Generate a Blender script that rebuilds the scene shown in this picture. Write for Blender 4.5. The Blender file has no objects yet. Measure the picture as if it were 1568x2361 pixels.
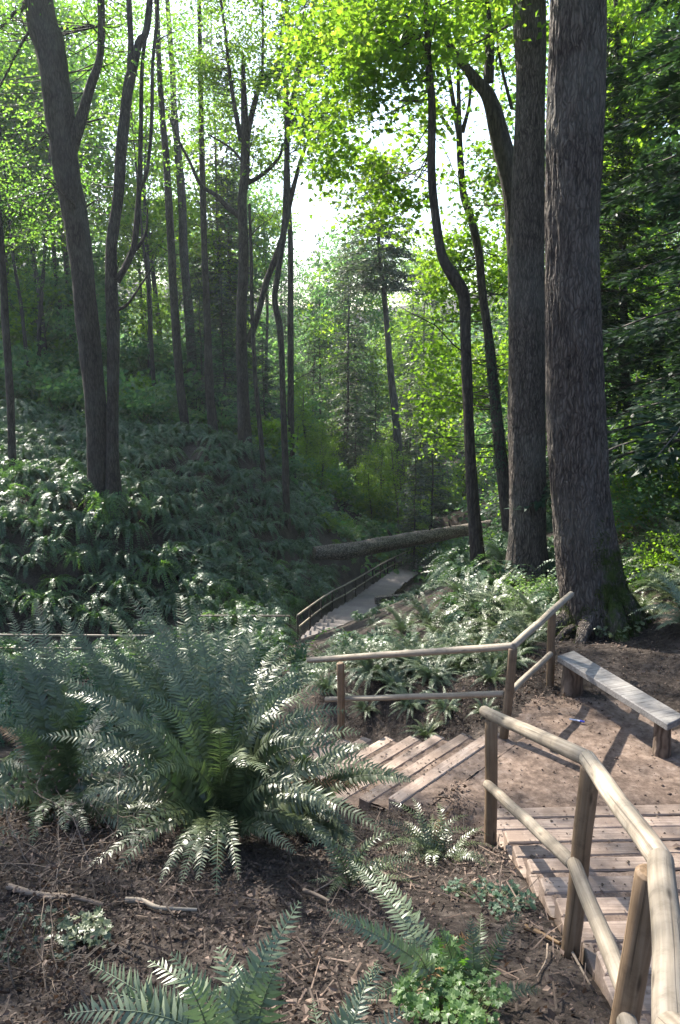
import bpy, math, random
import numpy as np
from mathutils import Vector, noise

rnd = random.Random(7)
rng = np.random.default_rng(7)
SC = bpy.context.scene
COL = SC.collection
R = math.radians

# ------------------------------------------------------------------ camera, sky, sun, exposure
F, CX, CY, PITCH = 1853.0, 784.0, 1180.5, 12.0
cd = bpy.data.cameras.new('camera')
cam = bpy.data.objects.new('camera', cd)
COL.objects.link(cam)
cam.location = (0, 0, 0)
cam.rotation_euler = (R(90 - PITCH), 0, 0)
cd.sensor_fit = 'VERTICAL'
cd.sensor_height = 36
cd.lens = 36 * F / 2361
cd.clip_start = 0.05
cd.clip_end = 2000
SC.camera = cam

SUN_EL, SUN_AZ = 42.0, 39.0          # elevation; degrees left of the view direction (+y)
W = bpy.data.worlds.new('World')
SC.world = W
W.use_nodes = True
nt = W.node_tree
sky = nt.nodes.new('ShaderNodeTexSky')
sky.sky_type = 'NISHITA'
sky.sun_disc = False
sky.sun_elevation = R(SUN_EL)
sky.sun_rotation = R(-SUN_AZ)
sky.dust_density = 1.5
bg = nt.nodes['Background']
bg.inputs['Strength'].default_value = 0.125
nt.links.new(sky.outputs[0], bg.inputs['Color'])

sd = bpy.data.lights.new('sun', 'SUN')
sd.energy = 5.0
sd.angle = R(0.5)
sd.color = (1.0, 0.93, 0.82)
sun = bpy.data.objects.new('sun', sd)
COL.objects.link(sun)
SDIR = Vector((-math.sin(R(SUN_AZ)) * math.cos(R(SUN_EL)), math.cos(R(SUN_AZ)) * math.cos(R(SUN_EL)), math.sin(R(SUN_EL))))
sun.rotation_euler = SDIR.to_track_quat('Z', 'Y').to_euler()
sun.location = SDIR * 150

SC.view_settings.view_transform = 'Standard'
SC.view_settings.look = 'None'
SC.view_settings.exposure = 1.85
SC.view_settings.gamma = 1.0
SC.cycles.max_bounces = 7
SC.cycles.diffuse_bounces = 3
SC.cycles.glossy_bounces = 2
SC.cycles.transmission_bounces = 4
SC.cycles.volume_bounces = 1
SC.cycles.sample_clamp_indirect = 6

# ------------------------------------------------------------------ helpers
CP, SP = math.cos(R(PITCH)), math.sin(R(PITCH))

def ray(px, py):
    a, b = (px - CX) / F, -(py - CY) / F
    return Vector((a, CP + b * SP, -SP + b * CP))

def at(px, py, Y):
    """world point seen at px,py on the vertical plane y=Y"""
    d = ray(px, py)
    return d * (Y / d.y)

def px_of(x, y, z):
    d = y * CP - z * SP; u_ = y * SP + z * CP
    return CX + F * x / d, CY - F * u_ / d

def onz(px, py, z):
    d = ray(px, py)
    return d * (z / d.z)

def depth(p):
    return p[1] * CP - p[2] * SP

def tag(o, label=None, cat=None, group=None, kind=None):
    if label: o['label'] = label
    if cat: o['category'] = cat
    if group: o['group'] = group
    if kind: o['kind'] = kind
    return o

def empty(name, loc, label, cat, group=None):
    o = bpy.data.objects.new(name, None)
    o.empty_display_size = 0.2
    COL.objects.link(o)
    o.location = loc
    return tag(o, label, cat, group)

def mesh_np(name, verts, faces, mat=None, smooth=True):
    """faces: list of int arrays (M,k)"""
    me = bpy.data.meshes.new(name)
    verts = np.asarray(verts, dtype=np.float32)
    faces = [np.asarray(f, dtype=np.int32) for f in faces if len(f)]
    me.vertices.add(len(verts))
    me.vertices.foreach_set('co', verts.ravel())
    nl = sum(f.size for f in faces)
    npoly = sum(len(f) for f in faces)
    me.loops.add(nl)
    me.loops.foreach_set('vertex_index', np.concatenate([f.ravel() for f in faces]))
    me.polygons.add(npoly)
    tot = np.concatenate([np.full(len(f), f.shape[1], dtype=np.int32) for f in faces])
    st = np.concatenate([[0], np.cumsum(tot)[:-1]]).astype(np.int32)
    me.polygons.foreach_set('loop_start', st)
    me.polygons.foreach_set('loop_total', tot)
    me.polygons.foreach_set('use_smooth', np.full(npoly, smooth))
    me.update(calc_edges=True)
    if mat: me.materials.append(mat)
    return me

def link(name, me, parent=None, loc=None):
    o = bpy.data.objects.new(name, me)
    COL.objects.link(o)
    if parent is not None:
        o.parent = parent
        o.location = -parent.location if loc is None else loc     # meshes are made in world coordinates
    elif loc is not None:
        o.location = loc
    return o

class MB:
    def __init__(s):
        s.v = []; s.f = {}; s.n = 0; s.g = []; s.off = rnd.uniform(0, 50)
    def add(s, verts, faces, grain=None):
        verts = np.asarray(verts, dtype=np.float32)
        s.g.append(np.zeros((len(verts), 3), np.float32) if grain is None else np.asarray(grain, np.float32))
        for f in faces:
            f = np.asarray(f, dtype=np.int32)
            if len(f): s.f.setdefault(f.shape[1], []).append(f + s.n)
        s.v.append(verts); s.n += len(verts)
    def mesh(s, name, mat, smooth=True):
        me = mesh_np(name, np.concatenate(s.v), [np.concatenate(a) for a in s.f.values()], mat, smooth)
        if mat and mat.get('grain'):
            a = me.attributes.new('grain', 'FLOAT_VECTOR', 'POINT'); a.data.foreach_set('vector', np.concatenate(s.g).astype(np.float32).ravel())
        return me
    def build(s, name, mat, parent=None, smooth=True, loc=None):
        return link(name, s.mesh(name, mat, smooth), parent, loc)
    def tube(s, pts, rad, seg=10, cap=True, lump=0.0, lumpscale=2.0, ridge=0.0, nr=14):
        P = np.array([tuple(p) for p in pts], dtype=float)
        rad = np.broadcast_to(np.asarray(rad, dtype=float), (len(P),))
        T = np.gradient(P, axis=0)
        T /= np.linalg.norm(T, axis=1)[:, None] + 1e-9
        ref = np.array([1.0, 0, 0]) if abs(T[0][0]) < 0.8 else np.array([0, 1.0, 0])
        U = np.zeros_like(P)
        u = ref - T[0] * ref.dot(T[0]); u /= np.linalg.norm(u)
        for i in range(len(P)):
            u = u - T[i] * u.dot(T[i]); u /= np.linalg.norm(u); U[i] = u
        V = np.cross(T, U)
        a = np.linspace(0, 2 * np.pi, seg, endpoint=False)
        rr = np.repeat(rad[:, None], seg, 1)
        if lump or ridge:
            for i in range(len(P)):
                for j in range(seg):
                    ca, sa = math.cos(a[j]), math.sin(a[j])
                    q = 0
                    if lump: q += lump * noise.noise((ca * 1.3 + P[i][0], sa * 1.3 + P[i][1], P[i][2] * lumpscale))
                    if ridge:
                        k = noise.noise((ca * nr / 4 + P[i][0] * .2, sa * nr / 4 + 3.1, P[i][2] * 1.1))
                        k2 = noise.noise((ca * nr + 7, sa * nr, P[i][2] * 2.6))
                        q += ridge * (0.6 * k + 0.55 * (1 - 2.2 * abs(k2)) - .2)
                    rr[i, j] *= 1 + q
        X = P[:, None, :] + rr[:, :, None] * (np.cos(a)[None, :, None] * U[:, None, :] + np.sin(a)[None, :, None] * V[:, None, :])
        n = len(P)
        i, j = np.meshgrid(np.arange(n - 1), np.arange(seg), indexing='ij')
        i = i.ravel(); j = j.ravel(); k = (j + 1) % seg
        q = np.stack([i * seg + j, i * seg + k, (i + 1) * seg + k, (i + 1) * seg + j], 1)
        fs = [q]
        lg = np.r_[0, np.cumsum(np.linalg.norm(np.diff(P, axis=0), axis=1))] + s.off
        G = np.stack([np.repeat(lg[:, None], seg, 1), rr * np.cos(a)[None], rr * np.sin(a)[None]], -1).reshape(-1, 3)
        if cap:
            s.add(X.reshape(-1, 3), fs, G)
            s.add(X[0], [np.arange(seg)[::-1][None]], G[:seg]); s.add(X[-1], [np.arange(seg)[None]], G[-seg:])
        else:
            s.add(X.reshape(-1, 3), fs)
    def box(s, o, ax, ay, az, bev=0.006):
        """o corner, three edge vectors; small chamfer"""
        o, ax, ay, az = [Vector(v) for v in (o, ax, ay, az)]
        c = o + (ax + ay + az) / 2
        hx, hy, hz = ax.length / 2, ay.length / 2, az.length / 2
        ux, uy, uz = ax.normalized(), ay.normalized(), az.normalized()
        vs = []; 
        idx = {}
        for sx in (-1, 1):
            for sy in (-1, 1):
                for sz in (-1, 1):
                    for k in range(3):
                        d = [bev] * 3; d[k] = 0
                        idx[(sx, sy, sz, k)] = len(vs)
                        vs.append(c + ux * sx * (hx - d[0]) + uy * sy * (hy - d[1]) + uz * sz * (hz - d[2]))
        quads = []; tris = []
        def g(sg, k): return idx[(sg[0], sg[1], sg[2], k)]
        for k in range(3):
            a, b = [q for q in range(3) if q != k]
            for sg in (-1, 1):
                q = []
                for (p1, p2) in ((-1, -1), (1, -1), (1, 1), (-1, 1)):
                    t = [0, 0, 0]; t[k] = sg; t[a] = p1; t[b] = p2
                    q.append(g(t, k))
                if (sg > 0) != (k != 1): q = q[::-1]
                quads.append(q)
        for k in range(3):         # edge chamfers along axis k
            a, b = [q for q in range(3) if q != k]
            for sa in (-1, 1):
                for sb in (-1, 1):
                    t0 = [0] * 3; t0[k] = -1; t0[a] = sa; t0[b] = sb
                    t1 = list(t0); t1[k] = 1
                    q = [g(t0, a), g(t0, b), g(t1, b), g(t1, a)]
                    quads.append(q if sa * sb * (1 if k != 1 else -1) > 0 else q[::-1])
        for sx in (-1, 1):
            for sy in (-1, 1):
                for sz in (-1, 1):
                    q = [g((sx, sy, sz), 0), g((sx, sy, sz), 1), g((sx, sy, sz), 2)]
                    tris.append(q if sx * sy * sz > 0 else q[::-1])
        s.add([tuple(v) for v in vs], [quads, tris], [((v - o).dot(ux) + s.off, (v - o).dot(uy), (v - o).dot(uz)) for v in vs])

def smoothpath(pts, n=6):
    """Catmull-Rom through a list of tuples (any dimension)"""
    P = np.array(pts, dtype=float)
    if len(P) < 3:
        t = np.linspace(0, 1, n * 2)[:, None]
        return P[0] * (1 - t) + P[-1] * t
    Q = np.vstack([2 * P[0] - P[1], P, 2 * P[-1] - P[-2]])
    out = []
    for i in range(1, len(Q) - 2):
        for t in np.linspace(0, 1, n, endpoint=False):
            a, b, c, d = Q[i - 1], Q[i], Q[i + 1], Q[i + 2]
            out.append(0.5 * (2 * b + (c - a) * t + (2 * a - 5 * b + 4 * c - d) * t * t + (3 * b - a - 3 * c + d) * t ** 3))
    out.append(P[-1])
    return np.array(out)

def nrm(a):
    return a / (np.linalg.norm(a, axis=-1, keepdims=True) + 1e-9)

KITE = (np.array([[0, 0, 0], [.36, .38, .10], [0, 1, -.05], [-.36, .38, .10]]), [[0, 1, 2, 3]])
NARROW = (np.array([[0, 0, 0], [.12, .3, .0], [0, 1, -.12], [-.12, .3, .0]]), [[0, 1, 2, 3]])
_m = [(0, 0), (.30, -.06), (.62, .22), (.36, .34), (.52, .72), (.22, .58), (0, 1.05), (-.22, .58), (-.52, .72), (-.36, .34), (-.62, .22), (-.30, -.06)]
MAPLE = (np.array([[x, y, .10 * abs(x) - .12 * y * y] for x, y in _m]), [[0, 1, 2, 3], [0, 3, 4, 5], [0, 5, 6, 7], [0, 7, 8, 9], [0, 9, 10, 11]])

def leaf_arrays(C, Nn, D, S, tpl):
    """C centres, Nn normals, D tip directions, S sizes"""
    T, fc = tpl
    Nn = nrm(Nn); D = nrm(D - Nn * (D * Nn).sum(1, keepdims=True)); B = np.cross(D, Nn)
    S = np.asarray(S).reshape(-1, 1, 1)
    V = C[:, None, :] + S * (T[None, :, 0:1] * B[:, None, :] + T[None, :, 1:2] * D[:, None, :] + T[None, :, 2:3] * Nn[:, None, :])
    n, k = V.shape[:2]
    fcs = np.array(fc)
    fa = (np.arange(n)[:, None, None] * k + fcs[None]).reshape(-1, fcs.shape[1])
    return V.reshape(-1, 3), fa

def add_leaves(mb, C, Nn, D, S, tpl=KITE):
    V, fa = leaf_arrays(C, Nn, D, S, tpl)
    mb.add(V, [fa])

# ------------------------------------------------------------------ materials
def newmat(name):
    m = bpy.data.materials.new(name)
    m.use_nodes = True
    n = m.node_tree.nodes
    n.clear()
    out = n.new('ShaderNodeOutputMaterial')
    return m, m.node_tree, n, m.node_tree.links, out

def noise_node(n, l, co, scale, detail=4, rough=.6, sx=(1, 1, 1)):
    mp = n.new('ShaderNodeMapping'); mp.inputs['Scale'].default_value = sx
    l.new(co, mp.inputs['Vector'])
    t = n.new('ShaderNodeTexNoise'); t.inputs['Scale'].default_value = scale
    t.inputs['Detail'].default_value = detail; t.inputs['Roughness'].default_value = rough
    l.new(mp.outputs[0], t.inputs['Vector'])
    return t

def ramp(n, l, fac, stops):
    r = n.new('ShaderNodeValToRGB')
    e = r.color_ramp.elements
    while len(e) < len(stops): e.new(.5)
    for i, (p, c) in enumerate(stops):
        e[i].position = p; e[i].color = (*c, 1)
    l.new(fac, r.inputs[0])
    return r

def foliage(name, cols, tcols, tfac=.45, rough=.45, spec=.5, nscale=.5):
    """cols: three greens by random leaf; tcols: the green light takes passing through"""
    m, t, n, l, out = newmat(name)
    g = n.new('ShaderNodeNewGeometry')
    tc = n.new('ShaderNodeTexCoord')
    nz = noise_node(n, l, tc.outputs['Object'], nscale, 2)
    ad = n.new('ShaderNodeMath'); ad.operation = 'MULTIPLY_ADD'; ad.inputs[1].default_value = .55; 
    l.new(g.outputs['Random Per Island'], ad.inputs[0])
    sb = n.new('ShaderNodeMath'); sb.operation = 'MULTIPLY_ADD'; sb.inputs[1].default_value = 1.1; sb.inputs[2].default_value = -.33
    l.new(nz.outputs[0], sb.inputs[0]); l.new(sb.outputs[0], ad.inputs[2])
    c1 = ramp(n, l, ad.outputs[0], [(0.1, cols[0]), (.5, cols[1]), (.9, cols[2])])
    c2 = ramp(n, l, ad.outputs[0], [(0.1, tcols[0]), (.5, tcols[1]), (.9, tcols[2])])
    p = n.new('ShaderNodeBsdfPrincipled')
    p.inputs['Roughness'].default_value = rough
    p.inputs['Specular IOR Level'].default_value = spec
    l.new(c1.outputs[0], p.inputs['Base Color'])
    tr = n.new('ShaderNodeBsdfTranslucent')
    l.new(c2.outputs[0], tr.inputs['Color'])
    mx = n.new('ShaderNodeMixShader'); mx.inputs[0].default_value = tfac
    l.new(p.outputs[0], mx.inputs[1]); l.new(tr.outputs[0], mx.inputs[2])
    l.new(mx.outputs[0], out.inputs[0])
    return m

def bark(name, c0, c1, c2, scale=9, stretch=.16, bump=.7, dist=.03, moss=None, lichen=0.0):
    m, t, n, l, out = newmat(name)
    tc = n.new('ShaderNodeTexCoord')
    nz = noise_node(n, l, tc.outputs['Object'], scale, 6, .65, (1, 1, stretch))
    vo = n.new('ShaderNodeTexVoronoi'); vo.feature = 'DISTANCE_TO_EDGE'; vo.inputs['Scale'].default_value = scale * 1.6
    mp = n.new('ShaderNodeMapping'); mp.inputs['Scale'].default_value = (1, 1, stretch * 1.2)
    nd = noise_node(n, l, tc.outputs['Object'], 3, 3)
    va = n.new('ShaderNodeVectorMath'); va.operation = 'MULTIPLY_ADD'; va.inputs[1].default_value = (.16, .16, .16)
    l.new(nd.outputs['Color'], va.inputs[0]); l.new(tc.outputs['Object'], va.inputs[2])
    l.new(va.outputs[0], mp.inputs['Vector']); l.new(mp.outputs[0], vo.inputs['Vector'])
    big = noise_node(n, l, tc.outputs['Object'], .9, 3)
    mul = n.new('ShaderNodeMath'); mul.operation = 'MULTIPLY_ADD'; mul.inputs[1].default_value = 1.6
    l.new(vo.outputs['Distance'], mul.inputs[0]); l.new(nz.outputs[0], mul.inputs[2])
    c = ramp(n, l, mul.outputs[0], [(.38, c0), (.6, c1), (.95, c2)])
    colr = c.outputs[0]
    if lichen:
        r2 = ramp(n, l, big.outputs[0], [(.48, (0, 0, 0)), (.68, (1, 1, 1))])
        mf = n.new('ShaderNodeMath'); mf.operation = 'MULTIPLY'; mf.inputs[1].default_value = lichen
        l.new(r2.outputs[0], mf.inputs[0])
        mx = n.new('ShaderNodeMix'); mx.data_type = 'RGBA'
        l.new(mf.outputs[0], mx.inputs[0]); l.new(colr, mx.inputs[6]); mx.inputs[7].default_value = (.24, .24, .21, 1)
        colr = mx.outputs[2]
    if moss:
        at_ = n.new('ShaderNodeAttribute'); at_.attribute_name = 'moss'
        fine = noise_node(n, l, tc.outputs['Object'], 6, 5, .7)
        mm = n.new('ShaderNodeMath'); mm.operation = 'MULTIPLY_ADD'; mm.inputs[1].default_value = 1.25
        s2 = n.new('ShaderNodeMath'); s2.operation = 'SUBTRACT'; s2.inputs[1].default_value = 1.15
        l.new(at_.outputs['Fac'], mm.inputs[0]); l.new(fine.outputs[0], mm.inputs[2]); l.new(mm.outputs[0], s2.inputs[0]); s2.use_clamp = True
        mc = ramp(n, l, fine.outputs[0], [(.3, (.012, .02, .004)), (.7, (.06, .085, .018))])
        mx = n.new('ShaderNodeMix'); mx.data_type = 'RGBA'
        rm = ramp(n, l, s2.outputs[0], [(.44, (0, 0, 0)), (.62, (1, 1, 1))]); l.new(rm.outputs[0], mx.inputs[0]); l.new(colr, mx.inputs[6]); l.new(mc.outputs[0], mx.inputs[7])
        colr = mx.outputs[2]
    p = n.new('ShaderNodeBsdfPrincipled'); p.inputs['Roughness'].default_value = .85
    p.inputs['Specular IOR Level'].default_value = .25
    l.new(colr, p.inputs['Base Color'])
    b = n.new('ShaderNodeBump'); b.inputs['Strength'].default_value = bump; b.inputs['Distance'].default_value = dist
    l.new(mul.outputs[0], b.inputs['Height']); l.new(b.outputs[0], p.inputs['Normal'])
    l.new(p.outputs[0], out.inputs[0])
    return m

def wood(name, c0, c1, c2, axis='x', scale=7, dirt=None, bump=.35, crack=.6):
    """grain and splits along each pole or board, knots, worn and grimy patches"""
    m, t, n, l, out = newmat(name)
    m['grain'] = 1
    tc = n.new('ShaderNodeTexCoord'); at_ = n.new('ShaderNodeAttribute'); at_.attribute_name = 'grain'
    gv = at_.outputs['Vector']
    g1 = noise_node(n, l, gv, 60, 4, .6, (.03, 1, 1))
    g3 = noise_node(n, l, gv, 110, 2, .5, (.012, 1, 1))
    g2 = noise_node(n, l, tc.outputs['Object'], 2.2, 5, .65)
    mx = n.new('ShaderNodeMath'); mx.operation = 'MULTIPLY_ADD'; mx.inputs[1].default_value = .75
    s = n.new('ShaderNodeMath'); s.operation = 'MULTIPLY_ADD'; s.inputs[1].default_value = .55; s.inputs[2].default_value = -.15
    l.new(g2.outputs[0], s.inputs[0]); l.new(g1.outputs[0], mx.inputs[0]); l.new(s.outputs[0], mx.inputs[2])
    c = ramp(n, l, mx.outputs[0], [(.25, c0), (.5, c1), (.75, c2)])
    colr = c.outputs[0]
    def over(col, fac, dark):
        m2 = n.new('ShaderNodeMix'); m2.data_type = 'RGBA'
        l.new(fac, m2.inputs[0]); l.new(col, m2.inputs[6]); m2.inputs[7].default_value = (*dark, 1)
        return m2.outputs[2]
    rc = ramp(n, l, g3.outputs[0], [(.30, (crack,) * 3), (.37, (0, 0, 0))])
    dk = tuple(v * .28 for v in c0)
    colr = over(colr, rc.outputs[0], dk)
    mp = n.new('ShaderNodeMapping'); mp.inputs['Scale'].default_value = (3.2, 16, 16); l.new(gv, mp.inputs['Vector'])
    vo = n.new('ShaderNodeTexVoronoi'); vo.inputs['Scale'].default_value = 1.0; l.new(mp.outputs[0], vo.inputs['Vector'])
    kn = ramp(n, l, vo.outputs['Distance'], [(.05, (.85,) * 3), (.17, (0, 0, 0))])
    colr = over(colr, kn.outputs[0], tuple(v * .4 for v in c0))
    gr = noise_node(n, l, tc.outputs['Object'], 9, 6, .75)
    rg = ramp(n, l, gr.outputs[0], [(.52, (0, 0, 0)), (.72, (.55,) * 3)])
    colr = over(colr, rg.outputs[0], tuple(v * .55 for v in c0))
    if dirt:
        dn = noise_node(n, l, tc.outputs['Object'], 5, 6, .7)
        r2 = ramp(n, l, dn.outputs[0], [(.42, (0, 0, 0)), (.60, (.9,) * 3)])
        colr = over(colr, r2.outputs[0], dirt)
    oi = n.new('ShaderNodeObjectInfo'); mr = n.new('ShaderNodeMapRange'); mr.inputs[3].default_value = .78; mr.inputs[4].default_value = 1.2
    l.new(oi.outputs['Random'], mr.inputs[0]); vm = n.new('ShaderNodeVectorMath'); vm.operation = 'SCALE'
    l.new(colr, vm.inputs[0]); l.new(mr.outputs[0], vm.inputs['Scale']); colr = vm.outputs[0]
    p = n.new('ShaderNodeBsdfPrincipled'); p.inputs['Roughness'].default_value = .68
    p.inputs['Specular IOR Level'].default_value = .3
    l.new(colr, p.inputs['Base Color'])
    hs = n.new('ShaderNodeMath'); hs.operation = 'SUBTRACT'; l.new(g1.outputs[0], hs.inputs[0]); l.new(rc.outputs[0], hs.inputs[1])
    b = n.new('ShaderNodeBump'); b.inputs['Strength'].default_value = bump; b.inputs['Distance'].default_value = .006
    l.new(hs.outputs[0], b.inputs['Height']); l.new(b.outputs[0], p.inputs['Normal'])
    l.new(p.outputs[0], out.inputs[0])
    return m

def soil(name, c0, c1, c2, scale=14, bump=.8, dist=.03):
    m, t, n, l, out = newmat(name)
    tc = n.new('ShaderNodeTexCoord')
    a = noise_node(n, l, tc.outputs['Object'], scale, 8, .72)
    b2 = noise_node(n, l, tc.outputs['Object'], .9, 4)
    v = n.new('ShaderNodeTexVoronoi'); v.inputs['Scale'].default_value = scale * 2.5; l.new(tc.outputs['Object'], v.inputs['Vector'])
    s = n.new('ShaderNodeMath'); s.operation = 'MULTIPLY_ADD'; s.inputs[1].default_value = .6; s.inputs[2].default_value = -.3
    l.new(b2.outputs[0], s.inputs[0])
    ad = n.new('ShaderNodeMath'); ad.operation = 'ADD'; l.new(a.outputs[0], ad.inputs[0]); l.new(s.outputs[0], ad.inputs[1])
    c = ramp(n, l, ad.outputs[0], [(.32, c0), (.5, c1), (.68, c2)])
    m2 = n.new('ShaderNodeMix'); m2.data_type = 'RGBA'; m2.blend_type = 'MULTIPLY'; m2.inputs[0].default_value = .35
    l.new(c.outputs[0], m2.inputs[6]); l.new(v.outputs['Color'], m2.inputs[7])
    bw = n.new('ShaderNodeRGBToBW'); l.new(v.outputs['Color'], bw.inputs[0])
    l.new(bw.outputs[0], m2.inputs[7])
    p = n.new('ShaderNodeBsdfPrincipled'); p.inputs['Roughness'].default_value = .95
    p.inputs['Specular IOR Level'].default_value = .15
    l.new(m2.outputs[2], p.inputs['Base Color'])
    b = n.new('ShaderNodeBump'); b.inputs['Strength'].default_value = bump; b.inputs['Distance'].default_value = dist
    l.new(ad.outputs[0], b.inputs['Height']); l.new(b.outputs[0], p.inputs['Normal'])
    l.new(p.outputs[0], out.inputs[0])
    return m

M = {}
M['soil'] = soil('forest_soil', (.018, .014, .012), (.048, .038, .032), (.11, .09, .077))
M['trail'] = soil('trail_dirt', (.085, .061, .048), (.168, .122, .096), (.26, .20, .163), scale=11, bump=.55, dist=.018)
M['fern_near'] = foliage('fern_leaf', [(.045, .062, .024), (.082, .108, .045), (.135, .165, .075)], [(.045, .10, .03), (.08, .15, .04), (.14, .23, .05)], .17, .40, .7, 2.0)
M['fern_far'] = foliage('hillside_fern_leaf', [(.036, .07, .040), (.06, .112, .062), (.095, .155, .08)], [(.04, .1, .02), (.07, .16, .03), (.14, .26, .04)], .28, .46, .45, .35)
M['fern_bright'] = foliage('light_hillside_fern_leaf', [(.04, .09, .03), (.07, .14, .04), (.11, .19, .055)], [(.08, .2, .02), (.14, .3, .03), (.22, .42, .04)], .35, .42, .6, .35)
M['fern_lit'] = foliage('sunlit_fern_leaf', [(.095, .13, .07), (.14, .18, .10), (.20, .24, .145)], [(.08, .15, .05), (.12, .21, .07), (.17, .28, .09)], .2, .4, .6, 2.0)  # paler fern green, with sun and sky light put into the colour
M['fern_dead'] = foliage('dead_fern_leaf', [(.10, .06, .03), (.16, .10, .05), (.26, .15, .06)], [(.12, .07, .03), (.2, .11, .04), (.3, .17, .05)], .25, .6, .3, 2.0)
M['stem'] = foliage('frond_stem', [(.07, .08, .03), (.11, .11, .04), (.16, .12, .05)], [(.1, .1, .03), (.1, .1, .03), (.1, .1, .03)], .1, .5, .5)
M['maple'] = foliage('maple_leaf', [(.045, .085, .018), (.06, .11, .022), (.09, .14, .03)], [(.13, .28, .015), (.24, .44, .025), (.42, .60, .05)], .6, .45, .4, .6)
M['maple_dark'] = foliage('dark_maple_leaf', [(.035, .08, .022), (.05, .105, .028), (.075, .13, .03)], [(.11, .28, .03), (.2, .42, .04), (.34, .55, .06)], .58, .45, .4, .4)  # darker, less yellow variant of the maple green
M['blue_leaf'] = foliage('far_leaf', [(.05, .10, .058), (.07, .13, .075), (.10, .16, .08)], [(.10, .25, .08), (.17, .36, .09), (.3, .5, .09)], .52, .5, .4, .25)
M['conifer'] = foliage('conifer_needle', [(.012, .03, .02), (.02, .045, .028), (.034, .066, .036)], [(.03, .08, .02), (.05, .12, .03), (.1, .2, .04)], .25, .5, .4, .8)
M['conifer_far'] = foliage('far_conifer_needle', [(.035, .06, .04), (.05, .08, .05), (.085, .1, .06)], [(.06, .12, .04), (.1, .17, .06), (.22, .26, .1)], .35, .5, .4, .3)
M['pale_leaf'] = foliage('pale_shrub_leaf', [(.07, .12, .055), (.1, .16, .07), (.16, .22, .11)], [(.14, .25, .05), (.2, .34, .07), (.3, .46, .1)], .45, .38, .7, 1.0)
M['herb'] = foliage('herb_leaf', [(.05, .10, .035), (.075, .14, .045), (.12, .19, .065)], [(.12, .3, .03), (.18, .4, .04), (.26, .5, .06)], .4, .45, .5, 2.0)
M['moss'] = foliage('moss_tuft', [(.02, .03, .008), (.035, .05, .012), (.07, .085, .02)], [(.05, .08, .01), (.08, .12, .02), (.12, .16, .03)], .2, .8, .1, 2.0)
M['litter'] = foliage('leaf_litter', [(.022, .015, .012), (.06, .042, .032), (.24, .17, .13)], [(.05, .03, .02), (.12, .07, .04), (.2, .12, .06)], .12, .7, .3, 1.2)
M['bark_big'] = bark('grey_fissured_bark', (.014, .011, .0095), (.048, .038, .032), (.115, .095, .08), 17, .13, 1.0, .035, moss=True, lichen=.18)
M['bark'] = bark('brown_bark', (.012, .009, .008), (.032, .025, .022), (.068, .055, .047), 9, .12, .8, .03, lichen=.10)
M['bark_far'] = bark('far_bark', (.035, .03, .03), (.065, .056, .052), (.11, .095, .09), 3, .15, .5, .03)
M['log'] = bark('log_bark', (.024, .019, .016), (.08, .064, .052), (.20, .165, .135), 5, 1, .8, .03)
M['rail'] = wood('weathered_rail_wood', (.14, .11, .08), (.25, .21, .16), (.37, .325, .265), 'n', 5)
M['post'] = wood('weathered_post_wood', (.09, .06, .035), (.17, .115, .07), (.26, .19, .125), 'z', 5)
M['tread'] = soil('trodden_tread_earth', (.095, .068, .053), (.19, .139, .109), (.29, .22, .177), scale=11, bump=.6, dist=.018)
M['timber'] = wood('step_timber', (.16, .119, .093), (.29, .222, .178), (.43, .34, .28), 'n', 8, dirt=(.19, .139, .109))
M['bench'] = wood('bench_plank_wood', (.10, .09, .085), (.23, .215, .20), (.36, .345, .32), 'y', 7)
M['stump'] = bark('bench_stump_wood', (.05, .037, .028), (.11, .08, .06), (.19, .145, .11), 8, .1, .8, .02)
M['pathwood'] = wood('boardwalk_wood', (.085, .07, .066), (.135, .115, .107), (.20, .172, .16), 'n', 4)
M['twig'] = wood('bare_twig_wood', (.10, .07, .05), (.2, .15, .11), (.34, .28, .22), 'n', 10)

# ------------------------------------------------------------------ terrain
CTRL = []
def W3(*p): CTRL.append(p)
def PX(px, py, D): CTRL.append(tuple(at(px, py, D)))
for p in [(0, 0, -1.7), (3, 0, -1.55), (-3, 0, -1.7), (0, -4, -.6), (6, -3, .4), (-8, -3, -.5), (-1.5, 2.9, -2.85), (0, 2.9, -2.86), (1.2, 3.62, -3.12),
          (1.16, 5.55, -3.8), (1.25, 2.3, -2.68), (-1, 5.0, -3.45), (-2.6, 5.0, -3.35), (-5, 5, -3.1), (-4, 2.5, -2.5), (0.4, 6.6, -4.15), (.1, 5.5, -3.8),
          (3.2, 2.4, -2.7), (3.5, 4, -3.2), (4.4, 4, -2.6), (4.6, 6.5, -3.2), (7, 5, -1.2),
          (2, 7, -4.15), (2, 8.3, -4.15), (3, 7, -4.12), (3, 8.5, -4.1), (1.3, 6.6, -4.15), (4.3, 8.2, -3.75), (5.6, 9, -2.9), (8, 10, -1.4), (3.0, 10.6, -4.1),
          (-1.5, 8.6, -5.1), (-3.2, 7.5, -4.7), (-6, 8, -4.8), (-2.6, 10.8, -6.0), (-4.5, 12, -6.6), (-9, 12, -6), (-14, 8, -3), (-14, 15, -7), (-1, 14, -7.1), (-4, 18, -8.4), (-9, 20, -9), (0.5, 11.8, -5.5)]:
    W3(*p)
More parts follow.
